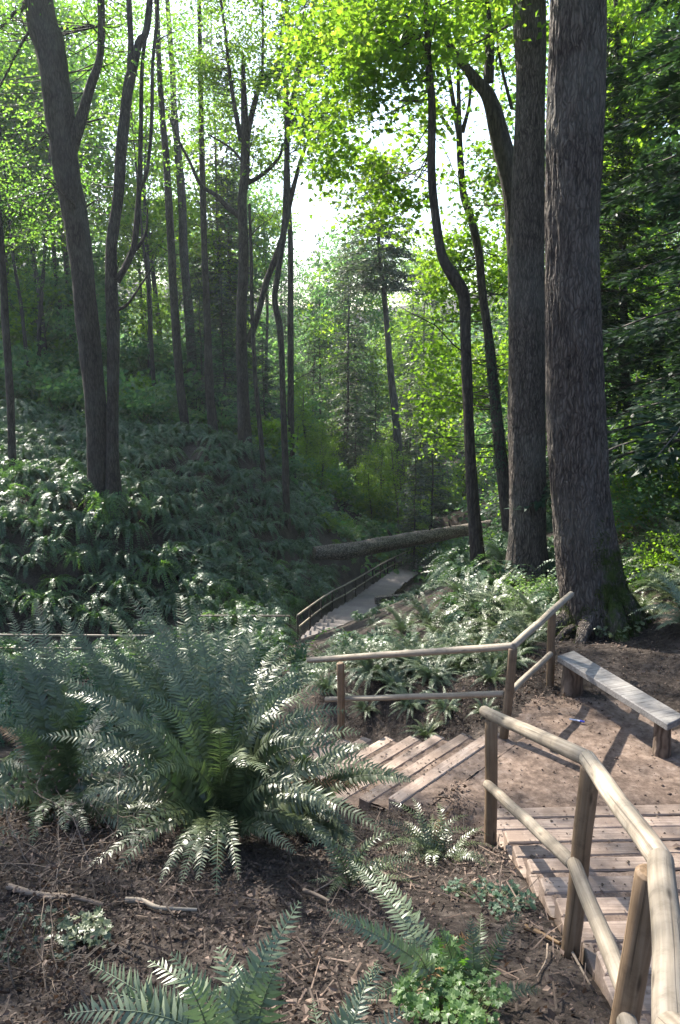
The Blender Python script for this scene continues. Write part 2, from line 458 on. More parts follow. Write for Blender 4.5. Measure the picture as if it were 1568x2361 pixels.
for p in [(900, 1510, 13), (1050, 1545, 10.5), (800, 1545, 11.2), (1150, 1615, 8.8), (850, 1440, 20), (950, 1375, 25), (1040, 1345, 25), (1100, 1315, 17), (1215, 1345, 15), (1280, 1440, 12), (1400, 1460, 11),
          (1500, 1265, 15), (1640, 1180, 17), (1450, 1150, 24), (670, 1475, 30), (450, 1475, 29.5), (0, 1500, 28.5), (250, 1495, 29), (868, 1365, 42.6), (980, 1302, 60), (770, 1420, 35), (920, 1330, 50),
          (900, 1380, 36), (1000, 1320, 45), (750, 1310, 45), (700, 1290, 44), (500, 1400, 33), (640, 1370, 37),
          (240, 1140, 36), (20, 1080, 40), (430, 1015, 50), (492, 1022, 50), (565, 1045, 47), (610, 1132, 46), (662, 1205, 44), (677, 1130, 53), (100, 1250, 33), (300, 1300, 33.5), (0, 1400, 30.5), (100, 870, 66),
          (300, 955, 60), (0, 900, 60), (120, 1060, 42), (445, 850, 68), (362, 965, 56), (768, 1215, 62), (900, 1210, 80), (850, 1160, 95), (1000, 1160, 85), (1100, 1215, 60), (1250, 1130, 55), (1400, 1000, 60), (784, 1080, 130),
          (500, 950, 110), (1050, 1000, 120)]:
    PX(*p)
for p in [(-40, 30, 2), (-45, 70, 8), (-40, 0, 2), (60, 40, 8), (40, 15, 4), (50, 90, 8), (-60, 130, 12), (70, 150, 14), (0, 200, -8), (-90, 60, 20), (110, 60, 20), (0, -30, 8), (30, -15, 6), (-200, 150, 45), (200, 150, 45), (0, 400, 10), (-200, 400, 50), (200, 400, 50), (-150, -40, 30), (150, -40, 30)]:
    W3(*p)
CA = np.array(CTRL)
_d = np.sqrt(((CA[:, None, :2] - CA[None, :, :2]) ** 2).sum(-1) + .6)
_A = np.zeros((len(CA) + 3,) * 2)
_A[:len(CA), :len(CA)] = _d + np.eye(len(CA)) * (-.02)
_A[:len(CA), len(CA):] = np.c_[np.ones(len(CA)), CA[:, :2]]
_A[len(CA):, :len(CA)] = _A[:len(CA), len(CA):].T
_w = np.linalg.solve(_A, np.r_[CA[:, 2], 0, 0, 0])

def sstep(a, b, x):
    t = np.clip((x - a) / (b - a), 0, 1)
    return t * t * (3 - 2 * t)

# stairs frames
RISE1, TREAD1, Y_TOP1 = .13, .36, 6.36          # upper flight: runs along y, left edge x=1.27
X1A, X1B = 1.27, 3.05
O2 = Vector((.77, 6.40, 0)); D2 = Vector((-.743, .669, 0)); Q2 = Vector((.669, .743, 0)); W2 = 1.77
RISE2, TREAD2, N2 = .14, .36, 11
LAND = -4.12
# far boardwalk centre line (x, y, z)
BW = [tuple(onz(742, 1478, -11.45)), tuple(at(800, 1420, 36)), tuple(at(852, 1385, 41)), tuple(at(915, 1335, 50)), tuple(at(972, 1300, 60)), tuple(at(1000, 1290, 66))]
BWs = smoothpath(BW, 10)

def ground(x, y):
    x = np.atleast_1d(np.asarray(x, float)); y = np.atleast_1d(np.asarray(y, float))
    z = np.zeros_like(x)
    for s in range(0, len(x), 20000):
        xx, yy = x[s:s + 20000], y[s:s + 20000]
        d = np.sqrt((xx[:, None] - CA[None, :, 0]) ** 2 + (yy[:, None] - CA[None, :, 1]) ** 2 + .6)
        z[s:s + 20000] = d @ _w[:len(CA)] + _w[len(CA)] + _w[len(CA) + 1] * xx + _w[len(CA) + 2] * yy
    # upper flight
    zs = LAND - .08 + np.clip((Y_TOP1 - y) / TREAD1, 0, 20) * RISE1 - .08
    k = sstep(1.22, 1.36, x) * (1 - sstep(X1B - .02, X1B + .35, x)) * sstep(.2, .8, y) * (1 - sstep(Y_TOP1 - .3, Y_TOP1, y))
    z = z * (1 - k) + np.minimum(z, zs) * k
    # landing
    k = sstep(.55, .95, x) * (1 - sstep(3.15, 3.9, x)) * sstep(Y_TOP1 - .5, Y_TOP1 - .2, y) * (1 - sstep(8.4, 9.3, y))
    k2 = 1 - sstep(-.05, .5, (x - 1.79) * .85 * -1 + (y - 7.9) * .52)       # inside the back railing
    k = k * np.clip(k2, 0, 1)
    z = z * (1 - k) + LAND * k
    # lower flight
    s2 = (x - O2.x) * D2.x + (y - O2.y) * D2.y
    q2 = (x - O2.x) * Q2.x + (y - O2.y) * Q2.y
    zs = LAND - .06 - np.clip((s2 - .08) / TREAD2, 0, N2) * RISE2 + .14 * (1 - sstep(-.16, -.01, q2))
    k = sstep(-1.0, -.15, q2) * (1 - sstep(W2 - .02, W2 + 1.1, q2)) * sstep(.06, .22, s2) * (1 - sstep(N2 * TREAD2, N2 * TREAD2 + 1.2, s2))
    z = z * (1 - k) + zs * k
    # boardwalk corridor
    near = (y > 26) & (y < 70) & (x > -8) & (x < 14)
    if near.any():
        xx, yy = x[near], y[near]
        dd = np.sqrt((xx[:, None] - BWs[None, :, 0]) ** 2 + (yy[:, None] - BWs[None, :, 1]) ** 2)
        i = dd.argmin(1); dm = dd.min(1)
        k = 1 - sstep(1.5, 3.2, dm)
        z[near] = z[near] * (1 - k) + (BWs[i, 2] - .42) * k
    return z

def gz(x, y): return float(ground(x, y)[0])

def hitground(px, py, y0=1.5, y1=140):
    d = ray(px, py); ys = np.geomspace(y0, y1, 260)
    k = ys / d.y
    X, Z = d.x * k, d.z * k
    g = ground(X, ys)
    w = np.nonzero(Z < g)[0]
    if len(w) == 0: return None
    i = w[0]
    return Vector((X[i], ys[i], g[i]))

def grid_axis(a, b, fine0, fine1, h, grow):
    pos = list(np.arange(fine0, fine1, h))
    s = h; p = pos[-1]
    while p < b: s *= grow; p += s; pos.append(p)
    s = h; p = pos[0]
    while p > a: s *= grow; p -= s; pos.insert(0, p)
    return np.array(pos)

gx = grid_axis(-220, 220, -3.2, 4.6, .05, 1.045)
gy = grid_axis(-45, 420, 2.0, 10.5, .05, 1.022)
GX, GY = np.meshgrid(gx, gy, indexing='ij')
GZ = ground(GX.ravel(), GY.ravel())
def bumpz(x, y, z):
    a = .035 * noise.noise((x * 1.1, y * 1.1, 0)) + .022 * noise.noise((x * 4, y * 4, 3)) + .012 * noise.noise((x * 11, y * 11, 5))
    return a
in1 = (GX.ravel() > 1.2) & (GX.ravel() < 3.1) & (GY.ravel() > 6.0) & (GY.ravel() < 9.0)
nb = np.array([bumpz(a, b, 0) if (abs(a) < 30 and b < 75) else 0 for a, b in zip(GX.ravel(), GY.ravel())])
big = np.array([.5 * noise.noise((a * .13, b * .13, 9)) if b > 14 else 0 for a, b in zip(GX.ravel(), GY.ravel())]) * sstep(14, 25, GY.ravel())
dmn = np.abs(GX.ravel() - np.interp(GY.ravel(), BWs[:, 1], BWs[:, 0]))
big *= sstep(3, 6, dmn)
GZ = GZ + nb * np.where(in1, .35, 1.0) + big
nx, ny = len(gx), len(gy)
i, j = np.meshgrid(np.arange(nx - 1), np.arange(ny - 1), indexing='ij')
i = i.ravel(); j = j.ravel()
q = np.stack([i * ny + j, (i + 1) * ny + j, (i + 1) * ny + j + 1, i * ny + j + 1], 1)
me = mesh_np('ground', np.c_[GX.ravel(), GY.ravel(), GZ], [q], M['soil'])
me.materials.append(M['trail'])
# trail dirt on the landing and on the lower path
cx_ = GX.ravel()[q[:, 0]]; cy_ = GY.ravel()[q[:, 0]]
jit = np.array([.22 * noise.noise((a * 2.3, b * 2.3, 1)) if b < 12 and abs(a) < 6 else 0 for a, b in zip(cx_, cy_)])
ls2 = (cx_ - 1.79) * -.85 + (cy_ - 7.9) * .52
tr = (cx_ > 1.15 + jit) & (cx_ < 3.55 + jit) & (cy_ > 6.1) & (cy_ < 8.75 + jit) & (ls2 < .1 + jit)
s2_ = (cx_ - O2.x) * D2.x + (cy_ - O2.y) * D2.y; q2_ = (cx_ - O2.x) * Q2.x + (cy_ - O2.y) * Q2.y
tr |= (q2_ > -.05) & (q2_ < W2 + .1) & (s2_ > -.6) & (s2_ < 6)
dd = np.full(len(cx_), 99.0)
selb = (cy_ > 26) & (cy_ < 70) & (np.abs(cx_) < 16)
dd[selb] = np.sqrt(((np.c_[cx_[selb], cy_[selb]][:, None] - BWs[None, :, :2]) ** 2).sum(-1)).min(1)
tr |= (cy_ > 29.0) & (cy_ < 30.2) & (cx_ > -8) & (cx_ < -1)
me.polygons.foreach_set('material_index', tr.astype(np.int32))
g = link('ground', me); tag(g, kind='structure')

# ------------------------------------------------------------------ stairs
def flight(name, label, n, frame, width, tread, rise, ztop, loc, group='flights of timber steps', side=True):
    """frame(s, q, z) -> world; s runs downhill from the top edge"""
    t = empty(name, loc, label, 'stairs', group)
    for k in range(n):
        z = ztop(k)
        s0, s1 = k * tread, (k + 1) * tread
        mb = MB()
        a = rnd.uniform(-.012, .012); b = rnd.uniform(-.012, .012)
        tw = .15 + rnd.uniform(-.014, .014)
        p0 = frame(s1 - tw + a, 0 + a, z - .25); p1 = frame(s1 - tw + b, width + b, z - .25 + a * .4)
        ax = p1 - p0; ay = frame(s1 + a, 0 + a, z - .25) - p0
        mb.box(p0, ax, ay, Vector((0, 0, .25)), .01)
        o = mb.build('step_timber', M['timber'], t, smooth=False)
        if side:
            for qs in (0, width - .05):
                mb = MB()
                c = rnd.uniform(-.01, .01)
                p0 = frame(s0 - .01, qs - .012 + c, z - .16); ay = frame(s1 - tw - .004, qs - .012 + c, z - .16) - p0
                ax = frame(s0 - .01, qs + .04 + c, z - .16) - p0
                mb.box(p0, ax, ay, Vector((0, 0, .153 + c)), .006)
                mb.build('side_board', M['timber'], t, smooth=False)
        # earth filling the tread
        mb = MB(); nu, nv = 10, 46
        V = []
        for i in range(nu):
            for j in range(nv):
                s = s0 - .004 + (s1 - tw + .004 - s0) * i / (nu - 1); qv = .03 + (width - .06) * j / (nv - 1)
                w = frame(s, qv, z - .010 - .010 * math.sin(math.pi * i / (nu - 1)) * math.sin(math.pi * min(1, qv / width)))
                w.z += .012 * noise.noise((w.x * 6, w.y * 6, 0)) + .008 * noise.noise((w.x * 19, w.y * 19, 4)) + (.012 if i == 0 else 0)
                V.append(tuple(w))
        for i in (0, nu - 1):
            for j in range(nv):
                s = s0 - .004 + (s1 - tw + .004 - s0) * i / (nu - 1); qv = .03 + (width - .06) * j / (nv - 1)
                V.append(tuple(frame(s, qv, z - .24)))
        i, j = np.meshgrid(np.arange(nu - 1), np.arange(nv - 1), indexing='ij'); i = i.ravel(); j = j.ravel()
        q = np.stack([i * nv + j, i * nv + j + 1, (i + 1) * nv + j + 1, (i + 1) * nv + j], 1)
        mb.add(V, [q])
        mb.build('tread_earth', M['tread'], t)
    return t

f1 = lambda s, q, z: Vector((X1A + q, Y_TOP1 - 13 * TREAD1 + s + .035 * (q - .9), z))
flight('timber_staircase', 'upper flight of broad timber steps beside the near handrail', 13, f1, X1B - X1A, TREAD1, RISE1,
       lambda k: LAND + (13 - k) * RISE1, (X1A, Y_TOP1, LAND))
f2 = lambda s, q, z: Vector((O2.x, O2.y, 0)) + D2 * (s + .08) + Q2 * q + Vector((0, 0, z))
flight('timber_staircase', 'lower flight of timber steps turning down left behind the big fern', N2, f2, W2, TREAD2, RISE2,
       lambda k: LAND + .005 - k * RISE2, (O2.x, O2.y, LAND), side=False)

# ------------------------------------------------------------------ railings
def wobble(p0, p1, n=14, a=.006):
    P = []
    for i in range(n + 1):
        t = i / n; p = Vector(p0).lerp(Vector(p1), t)
        P.append(p + Vector((noise.noise(p * 1.7) * a * 2, noise.noise(p * 1.7 + Vector((9, 0, 0))) * a, noise.noise(p * 1.9 + Vector((0, 5, 0))) * a)))
    return P

def rounded(pts, r):
    """radii with rounded ends"""
    n = len(pts); rr = [r * (1 + .03 * noise.noise(Vector(p) * 3)) for p in pts]
    P = [Vector(p) for p in pts]
    d0 = (P[1] - P[0]).normalized(); d1 = (P[-1] - P[-2]).normalized()
    pts2 = [P[0] - d0 * .012, P[0] - d0 * .004] + P + [P[-1] + d1 * .004, P[-1] + d1 * .012]
    return pts2, [r * .72, r * .93] + rr + [r * .93, r * .72]

def railing(label, loc, posts, tops, mids, rp=.05, rr=.042, group='pole railings', seg=18, mp=None, mr=None):
    t = empty('pole_railing', loc, label, 'railing', group)
    for a, b in posts:
        mb = MB(); P, rad = rounded(wobble(a, b, 10 if seg > 10 else 3), rp); mb.tube(P, rad, seg); mb.build('post', mp or M['post'], t)
    for a, b in tops:
        mb = MB(); P, rad = rounded(wobble(a, b, 16 if seg > 10 else 3), rr); mb.tube(P, rad, seg); mb.build('top_rail', mr or M['rail'], t)
    for a, b in mids:
        mb = MB(); P, rad = rounded(wobble(a, b, 16 if seg > 10 else 3), rr * .86); mb.tube(P, rad, seg); mb.build('mid_rail', mr or M['rail'], t)
    return t

# near railing
e0 = at(1118, 1640, 5.62); e1 = at(1352, 1748, 3.62); e2 = at(1522, 1985, 2.35); e3 = at(1552, 2380, 1.46); e4 = Vector((.72, .75, -1.1))
dn = Vector((0, 0, -.04))
p1t = at(1135, 1660, 5.55) ; p1b = at(1130, 1960, 5.52)
p2t = at(1358, 1770, 3.60) ; p2b = at(1316, 2200, 3.62)
p3t = at(1497, 2015, 2.38) ; p3b = Vector((1.0, 2.45, -2.9))
p4t = Vector((.78, 1.35, -1.45)); p4b = Vector((.8, 1.35, -2.4))
railing('near railing of smooth grey poles running down the right foreground', (1.16, 3.6, -3.1),
        [(p1t, p1b), (p2t, p2b), (p3t, p3b), (p4t, p4b)],
        [(e0, e1), (e1, e2), (e2, e3), (e3, e4)],
        [(at(1124, 1808, 5.50), at(1318, 1990, 3.64)), (at(1324, 1992, 3.58), at(1452, 2300, 2.46)), (at(1448, 2358, 2.36), Vector((.74, 1.3, -1.95)))], rp=.048, rr=.042)
# railing at the back of the landing
A_t = at(1182, 1497, 7.9); A_b = at(1162, 1700, 7.86)
B_t = at(1274, 1415, 9.1); B_b = at(1268, 1590, 9.1)
C_t = at(786, 1530, 9.5); C_b = at(786, 1722, 9.5)
railing('peeled pole railing at the back of the landing, bending up toward the mossy trunk', (1.79, 7.9, -4.1),
        [(A_t, A_b), (B_t, B_b), (C_t, C_b)],
        [(at(712, 1522, 10.1), at(1184, 1490, 7.9)), (at(1184, 1490, 7.9), at(1316, 1370, 9.75))],
        [(at(752, 1612, 9.75), at(1160, 1600, 7.95)), (at(1182, 1590, 7.95), at(1270, 1508, 9.0))], rp=.048, rr=.04)

# far railings: along the boardwalk and on the lower path
def far_rail(label, pts, h=1.0, ext=None):
    P = smoothpath(pts, 5); posts = []
    L = np.r_[0, np.cumsum(np.linalg.norm(np.diff(P, axis=0), axis=1))]
    n = int(L[-1] / 2.4)
    q = [Vector([np.interp(L[-1] * i / n, L, P[:, k]) for k in range(3)]) for i in range(n + 1)]
    up = Vector((0, 0, 1))
    return railing(label, q[0], [(p - up * .6, p + up * (h - .03)) for p in q], [(q[i] + up * h, q[i + 1] + up * h) for i in range(n)],
                   [(q[i] + up * h * .5, q[i + 1] + up * h * .5) for i in range(n)], .045, .042, seg=8, mp=M['bark'])
def edge(off):
    out = []
    for i in range(0, len(BWs), 6):
        a, b = BWs[max(0, i - 1)], BWs[min(len(BWs) - 1, i + 1)]
        d = Vector(b - a); d.z = 0; d.normalize(); s = Vector((-d.y, d.x, 0))
        out.append(tuple(Vector(BWs[i]) + s * off))
    return out
ed = edge(.95)
def rb(px, py, h=1.0):   # rail base under a rail seen at px,py, above the boardwalk level
    return None
far_rail('thin dark railing following the boardwalk down the valley', ed[:-1])
lp = [tuple(Vector(at(455, 1420, 30.5)) - Vector((0, 0, 1))), tuple(Vector(at(560, 1421, 30.5)) - Vector((0, 0, 1))), tuple(Vector(at(668, 1420, 30.6)) - Vector((0, 0, 1)))]
far_rail('level railing at the foot of the fern slope left of the boardwalk', lp)
lp2 = [tuple(Vector(at(-30, 1464, 27.5)) - Vector((0, 0, 1))), tuple(Vector(at(180, 1465, 27.5)) - Vector((0, 0, 1))), tuple(Vector(at(420, 1467, 27.3)) - Vector((0, 0, 1)))]
far_rail('long level railing behind the big fern at far left', lp2)

# boardwalk
bw = empty('boardwalk', tuple(BWs[0]), 'long stepped boardwalk of grey planks running down the valley', 'boardwalk')
L = np.r_[0, np.cumsum(np.linalg.norm(np.diff(BWs, axis=0), axis=1))]
npl = int(L[-1] / 1.05)
for i in range(npl):
    s = L[-1] * i / npl
    c = Vector([np.interp(s, L, BWs[:, k]) for k in range(3)]); c2 = Vector([np.interp(s + .1, L, BWs[:, k]) for k in range(3)])
    d = c2 - c
    if d.length < 1e-4: continue
    d.z = 0; d.normalize(); sd_ = Vector((-d.y, d.x, 0))
    mb = MB(); w = .86 + rnd.uniform(-.04, .04)
    mb.box(c - sd_ * w - d * .29 + Vector((0, 0, .03 + rnd.uniform(-.012, .012))), sd_ * 2 * w, d * .60, Vector((0, 0, .055)), .01)
    mb.build('plank', M['pathwood'], bw, smooth=False)
for off in (-.6, .6):
    mb = MB(); mb.tube([tuple(Vector(b) + Vector((0, 0, -.17))) for b in (np.array(edge(off)) if True else 0)], .09, 8); mb.build('stringer', M['log'], bw)
# small retaining bench-like timber box beside the boardwalk
mb = MB(); b0 = at(866, 1396, 39.5)
mb.box(b0, Vector((1.7, .5, 0)), Vector((-.05, .25, 0)), Vector((0, 0, .42)), .02)
o = mb.build('retaining_timber', M['log'], smooth=False)
tag(o, 'dark squared timber holding the bank beside the boardwalk', 'timber')

# ------------------------------------------------------------------ bench
bz = LAND + .45
c0 = onz(1285, 1512, bz); c1 = onz(1338, 1494, bz); c2 = onz(1540, 1670, bz)
bt = empty('rustic_bench', (3.0, 8.2, LAND), 'backless plank bench on log legs facing the landing', 'bench')
u = (c2 - c0); v = (c1 - c0); v.z = 0; u.z = 0
mb = MB(); nseg = 1
mb.box(c0 - Vector((0, 0, .075)), v.normalized() * .30, u.normalized() * (u.length), Vector((0, 0, .075)), .008)
sm = mb.build('seat', M['bench'], bt, smooth=False, loc=(0, 0, 0))
# seat mesh in world coordinates
sm.location = -Vector(bt.location)
for (t_, r_, lean) in ((.085, .125, 0), (.90, .085, .03)):
    p = c0 + u * t_ + v.normalized() * .15
    mb = MB(); P = [Vector((p.x + lean * k, p.y, LAND - .12 + (bz - .077 - LAND + .12) * (1 - k))) for k in np.linspace(1, 0, 9)]
    mb.tube(P, [r_ * (1 + .12 * (1 - i / 8) ** 2) for i in range(9)], 20, lump=.12, ridge=.05)
    mb.build('leg', M['stump'], bt)

# pen dropped on the landing
pn = empty('pen', onz(1330, 1661, LAND + .03), 'small blue and white pen dropped on the dirt landing', 'pen')
mpen, t_, n_, l_, out_ = newmat('white_plastic'); p_ = n_.new('ShaderNodeBsdfPrincipled'); p_.inputs['Base Color'].default_value = (.7, .72, .85, 1); p_.inputs['Roughness'].default_value = .3; l_.new(p_.outputs[0], out_.inputs[0])
mblue, t_, n_, l_, out_ = newmat('blue_plastic'); p_ = n_.new('ShaderNodeBsdfPrincipled'); p_.inputs['Base Color'].default_value = (.06, .08, .5, 1); p_.inputs['Roughness'].default_value = .3; l_.new(p_.outputs[0], out_.inputs[0])
q0 = Vector(pn.location); dv = Vector((.075, -.035, 0))
mb = MB(); mb.tube([q0 - dv, q0 - dv * .9, q0, q0 + dv * .4], [.003, .008, .009, .009], 10); mb.build('barrel', mpen, pn)
mb = MB(); mb.tube([q0 + dv * .4, q0 + dv * .95, q0 + dv * 1.02], [.011, .010, .006], 10); mb.build('cap', mblue, pn)

# ------------------------------------------------------------------ ferns
def frond_pts(P0, P1, rise, n=14, lead=.3):
    P0, P1 = Vector(P0), Vector(P1)
    C = P0 + (P1 - P0) * lead + Vector((0, 0, rise))
    t = np.linspace(0, 1, n)[:, None]
    return (1 - t) ** 2 * np.array(P0) + 2 * t * (1 - t) * np.array(C) + t * t * np.array(P1)

def frond(mbl, mbs, P, wid, pairs, roll=0.0, detail=True, seedr=None, bare=.14, pw=.20, face=0.0):
    """P: polyline; wid: longest pinna"""
    r_ = seedr or rng
    n = len(P)
    seg = np.r_[0, np.cumsum(np.linalg.norm(np.diff(P, axis=0), axis=1))]; tt = seg / seg[-1]
    t = np.linspace(bare, .995, pairs)
    C = np.stack([np.interp(t, tt, P[:, k]) for k in range(3)], 1)
    C2 = np.stack([np.interp(np.clip(t + .02, 0, 1), tt, P[:, k]) for k in range(3)], 1)
    C1 = np.stack([np.interp(np.clip(t - .02, 0, 1), tt, P[:, k]) for k in range(3)], 1)
    T = nrm(C2 - C1)
    ch = P[-1] - P[0]
    hs = np.cross(ch, [0, 0, 1.0]); 
    if np.linalg.norm(hs) < 1e-3: hs = np.array([1.0, 0, 0])
    hs = hs / np.linalg.norm(hs)
    S = nrm(np.cross(T, np.cross(hs[None], T)))
    if face:                       # blades turn their upper side toward the camera
        Sf = nrm(np.cross(T, nrm(-C) + np.array([[0, 0, .35]]))); Sf *= np.sign((Sf * S).sum(1).mean() + 1e-6)
        S = nrm(S * (1 - face) + Sf * face); S = nrm(S - T * (S * T).sum(1, keepdims=True))
    Nn = nrm(np.cross(S, T)); Nn *= np.sign(Nn[:, 2:3] + 1e-6) if abs(roll) < 1 else 1
    cr, sr = math.cos(roll), math.sin(roll)
    S, Nn = S * cr + Nn * sr, Nn * cr - S * sr
    u = (t - bare) / (1 - bare)
    shape = np.minimum(1, (u / .28 + .35) ** .8) * np.clip(1 - u, 0, 1) ** .42
    Ls = wid * np.maximum(shape, .06) 
    for sg in (-1, 1):
        jt = r_.normal(0, .13, (pairs, 1)); jl = 1 + r_.normal(0, .09, pairs)
        D = nrm(S * sg + T * (.32 + .35 * u[:, None] + jt) + Nn * (.12 + r_.normal(0, .17, (pairs, 1))) - np.array([[0, 0, .10]]))
        nn = nrm(Nn + S * sg * .15 + T * r_.normal(.25, .12, (pairs, 1)))
        L_ = Ls * jl
        w_ = np.maximum(pw * L_, .05 * wid)
        if detail:
            B = nrm(np.cross(D, nn))
            a0 = C + B * (w_ * .35)[:, None]; a1 = C - B * (w_ * .45)[:, None]
            b0 = C + D * (L_ * .35)[:, None] + B * (w_ * .52)[:, None] + nn * (L_ * .03)[:, None]
            b1 = C + D * (L_ * .35)[:, None] - B * (w_ * .52)[:, None] + nn * (L_ * .03)[:, None]
            e = C + D * L_[:, None] - nn * (L_ * .13)[:, None] + T * (L_ * .10)[:, None]
            V = np.stack([a0, b0, e, b1, a1], 1).reshape(-1, 3)
            k = np.arange(pairs)[:, None] * 5
            mbl.add(V, [np.concatenate([k, k + 1, k + 3, k + 4], 1), np.concatenate([k + 1, k + 2, k + 3], 1)])
        else:
            B = nrm(np.cross(D, nn)) * (w_ * .7)[:, None]
            V = np.stack([C + B * .5, C + D * (L_ * .4)[:, None] + B, C + D * L_[:, None], C + D * (L_ * .4)[:, None] - B], 1).reshape(-1, 3)
            k = np.arange(pairs)[:, None] * 4
            mbl.add(V, [np.concatenate([k, k + 1, k + 2, k + 3], 1)])
    if mbs is not None:
        mbs.tube(P, np.linspace(.0045, .0012, n) * (wid / .09) ** .5, 4 if detail else 3, cap=False)

def fern_local(nf, L, wid, pairs, mat, detail=True, bow=(.35, .6), seed=0, tips=(-.1, .75)):
    """random fern as one leaf MB around the origin"""
    r_ = np.random.default_rng(seed); rr = random.Random(seed)
    mb = MB()
    for k in range(nf):
        a = 2 * math.pi * (k + rr.uniform(-.4, .4)) / nf * (1 if k < nf else 1) * 2.4
        l_ = L * rr.uniform(.65, 1.05)
        h = rr.uniform(*tips); c = math.sqrt(max(.15, 1 - h * h * .8)) * .85
        P1 = Vector((math.cos(a) * l_ * c, math.sin(a) * l_ * c, l_ * h))
        P = frond_pts((math.cos(a) * .05, math.sin(a) * .05, 0), P1, l_ * rr.uniform(*bow), 10 if detail else 8, .25)
        frond(mb, mb if detail else None, P, wid * rr.uniform(.8, 1.1), pairs, rr.uniform(-.7, .7), detail, r_, pw=.26 if detail else .42)
    return mb

# big foreground fern, frond by frond (tips traced from the picture; roots on the slope)
def big_fern(label, root, fronds, nrand, L, wid=.138, mat='fern_near', group=None, pairs=50, seed=1, name='sword_fern', tipr=(-.15, .5), face=.75):
    rt = Vector((root[0], root[1], gz(root[0], root[1])))
    t = empty(name, rt, label, 'fern', group)
    rr = random.Random(seed); r_ = np.random.default_rng(seed)
    for fr in fronds:
        px, py, Y, rise = fr[:4]
        m_ = fr[4] if len(fr) > 4 else mat
        tip = at(px, py, Y)
        P0 = rt + Vector((rr.uniform(-.09, .09), rr.uniform(-.09, .09), 0))
        P = frond_pts(P0, tip, rise * 1.3, 16, .33)
        mb = MB(); w = wid * rr.uniform(.85, 1.1) 
        ln = (tip - P0).length
        frond(mb, mb, P, w, max(18, int(pairs * ln / L)), rr.uniform(-.4, .4), True, r_, face=face)
        mb.build('frond', M[m_], t)
    for k in range(nrand):
        a = rr.uniform(0, 2 * math.pi); l_ = L * rr.uniform(.6, 1.0); h = rr.uniform(*tipr)
        c = math.sqrt(max(.1, 1 - h * h)) * .85
        tip = rt + Vector((math.cos(a) * l_ * c, math.sin(a) * l_ * c, l_ * h))
        g_ = gz(tip.x, tip.y) + .05
        tip.z = max(tip.z, g_)
        P = frond_pts(rt + Vector((rr.uniform(-.08, .08), rr.uniform(-.08, .08), 0)), tip, l_ * rr.uniform(.3, .55), 14, .3)
        mb = MB(); frond(mb, mb, P, wid * rr.uniform(.75, 1.0), max(16, int(pairs * l_ / L)), rr.uniform(-.5, .5), True, r_, face=face * .6)
        mb.build('frond', M['fern_dead'] if rr.random() < .09 else M[mat], t)
    return t

big_fern('largest sword fern with tall arching sunlit fronds in the left foreground', (-.88, 5.25),
         [(320, 1352, 5.9, .5), (292, 1362, 6.1, .5), (412, 1368, 6.2, .5), (445, 1372, 6.0, .45), (600, 1408, 6.0, .55), (555, 1425, 6.1, .5), (592, 1450, 5.8, .6), (650, 1530, 5.6, .6), (680, 1510, 6.0, .6),
          (740, 1535, 5.7, .7), (735, 1562, 5.4, .7), (775, 1600, 5.5, .75), (640, 1490, 6.3, .55), (800, 1640, 5.3, .6), (830, 1690, 5.2, .5), (505, 1690, 4.3, .6), (385, 1560, 5.4, .7), (250, 1690, 4.6, .65),
          (230, 1520, 5.7, .6), (150, 1600, 5.5, .6), (330, 1500, 5.9, .6), (480, 1480, 6.2, .55), (520, 1560, 5.6, .65), (620, 1790, 4.3, .55), (560, 1770, 4.2, .6), (780, 1880, 4.6, .55), (330, 1800, 4.2, .55), (180, 1780, 4.6, .5),
          (955, 1800, 4.9, .6), (860, 1760, 4.9, .65), (90, 1700, 5.2, .5), (430, 1640, 5.0, .8), (900, 1930, 4.4, .5), (360, 1420, 6.0, .5), (470, 1420, 6.1, .5), (540, 1450, 6.0, .55), (700, 1580, 5.8, .6), (270, 1450, 5.9, .5), (200, 1650, 5.0, .6), (410, 1500, 5.7, .55), (560, 1640, 5.0, .7), (680, 1660, 5.0, .7), (510, 1420, 6.0, .5), (625, 1440, 5.9, .55), (665, 1560, 5.5, .6), (600, 1540, 5.6, .65), (720, 1620, 5.3, .65), (760, 1660, 5.2, .6), (570, 1510, 5.8, .6), (350, 1375, 6.0, .5), (240, 1400, 6.0, .5), (690, 1720, 4.9, .6), (300, 1600, 5.0, .6), (120, 1560, 5.4, .5), (800, 1720, 5.0, .6), (480, 1560, 5.4, .7)], 44, 1.5, seed=3)
big_fern('sword fern at the left edge with drooping grey-green fronds', (-2.15, 5.6),
         [(20, 1400, 6.4, .5), (60, 1430, 6.2, .5), (120, 1490, 6.0, .5), (10, 1560, 5.8, .5), (150, 1540, 6.0, .5), (215, 1600, 5.6, .5), (20, 1690, 5.2, .5), (-40, 1640, 5.4, .5), (110, 1650, 5.4, .55), (80, 1380, 6.5, .5), (160, 1420, 6.4, .5), (190, 1500, 6.0, .5), (-20, 1480, 6.0, .5), (60, 1520, 5.9, .5)], 40, 1.4, seed=4)
big_fern('sword fern behind the largest fern, seen between its raised fronds', (-1.0, 6.9),
         [(200, 1480, 7.2, .5), (370, 1430, 7.3, .5), (500, 1460, 7.4, .5), (640, 1500, 7.2, .5), (300, 1440, 7.2, .5), (430, 1400, 7.4, .5), (570, 1440, 7.3, .5)], 36, 1.3, seed=5)
big_fern('sword fern filling the gap between the largest fern and the left edge fern', (-1.65, 6.3),
         [(230, 1430, 6.6, .5), (130, 1400, 6.8, .5), (260, 1480, 6.5, .5), (180, 1460, 6.4, .5)], 34, 1.3, seed=15)
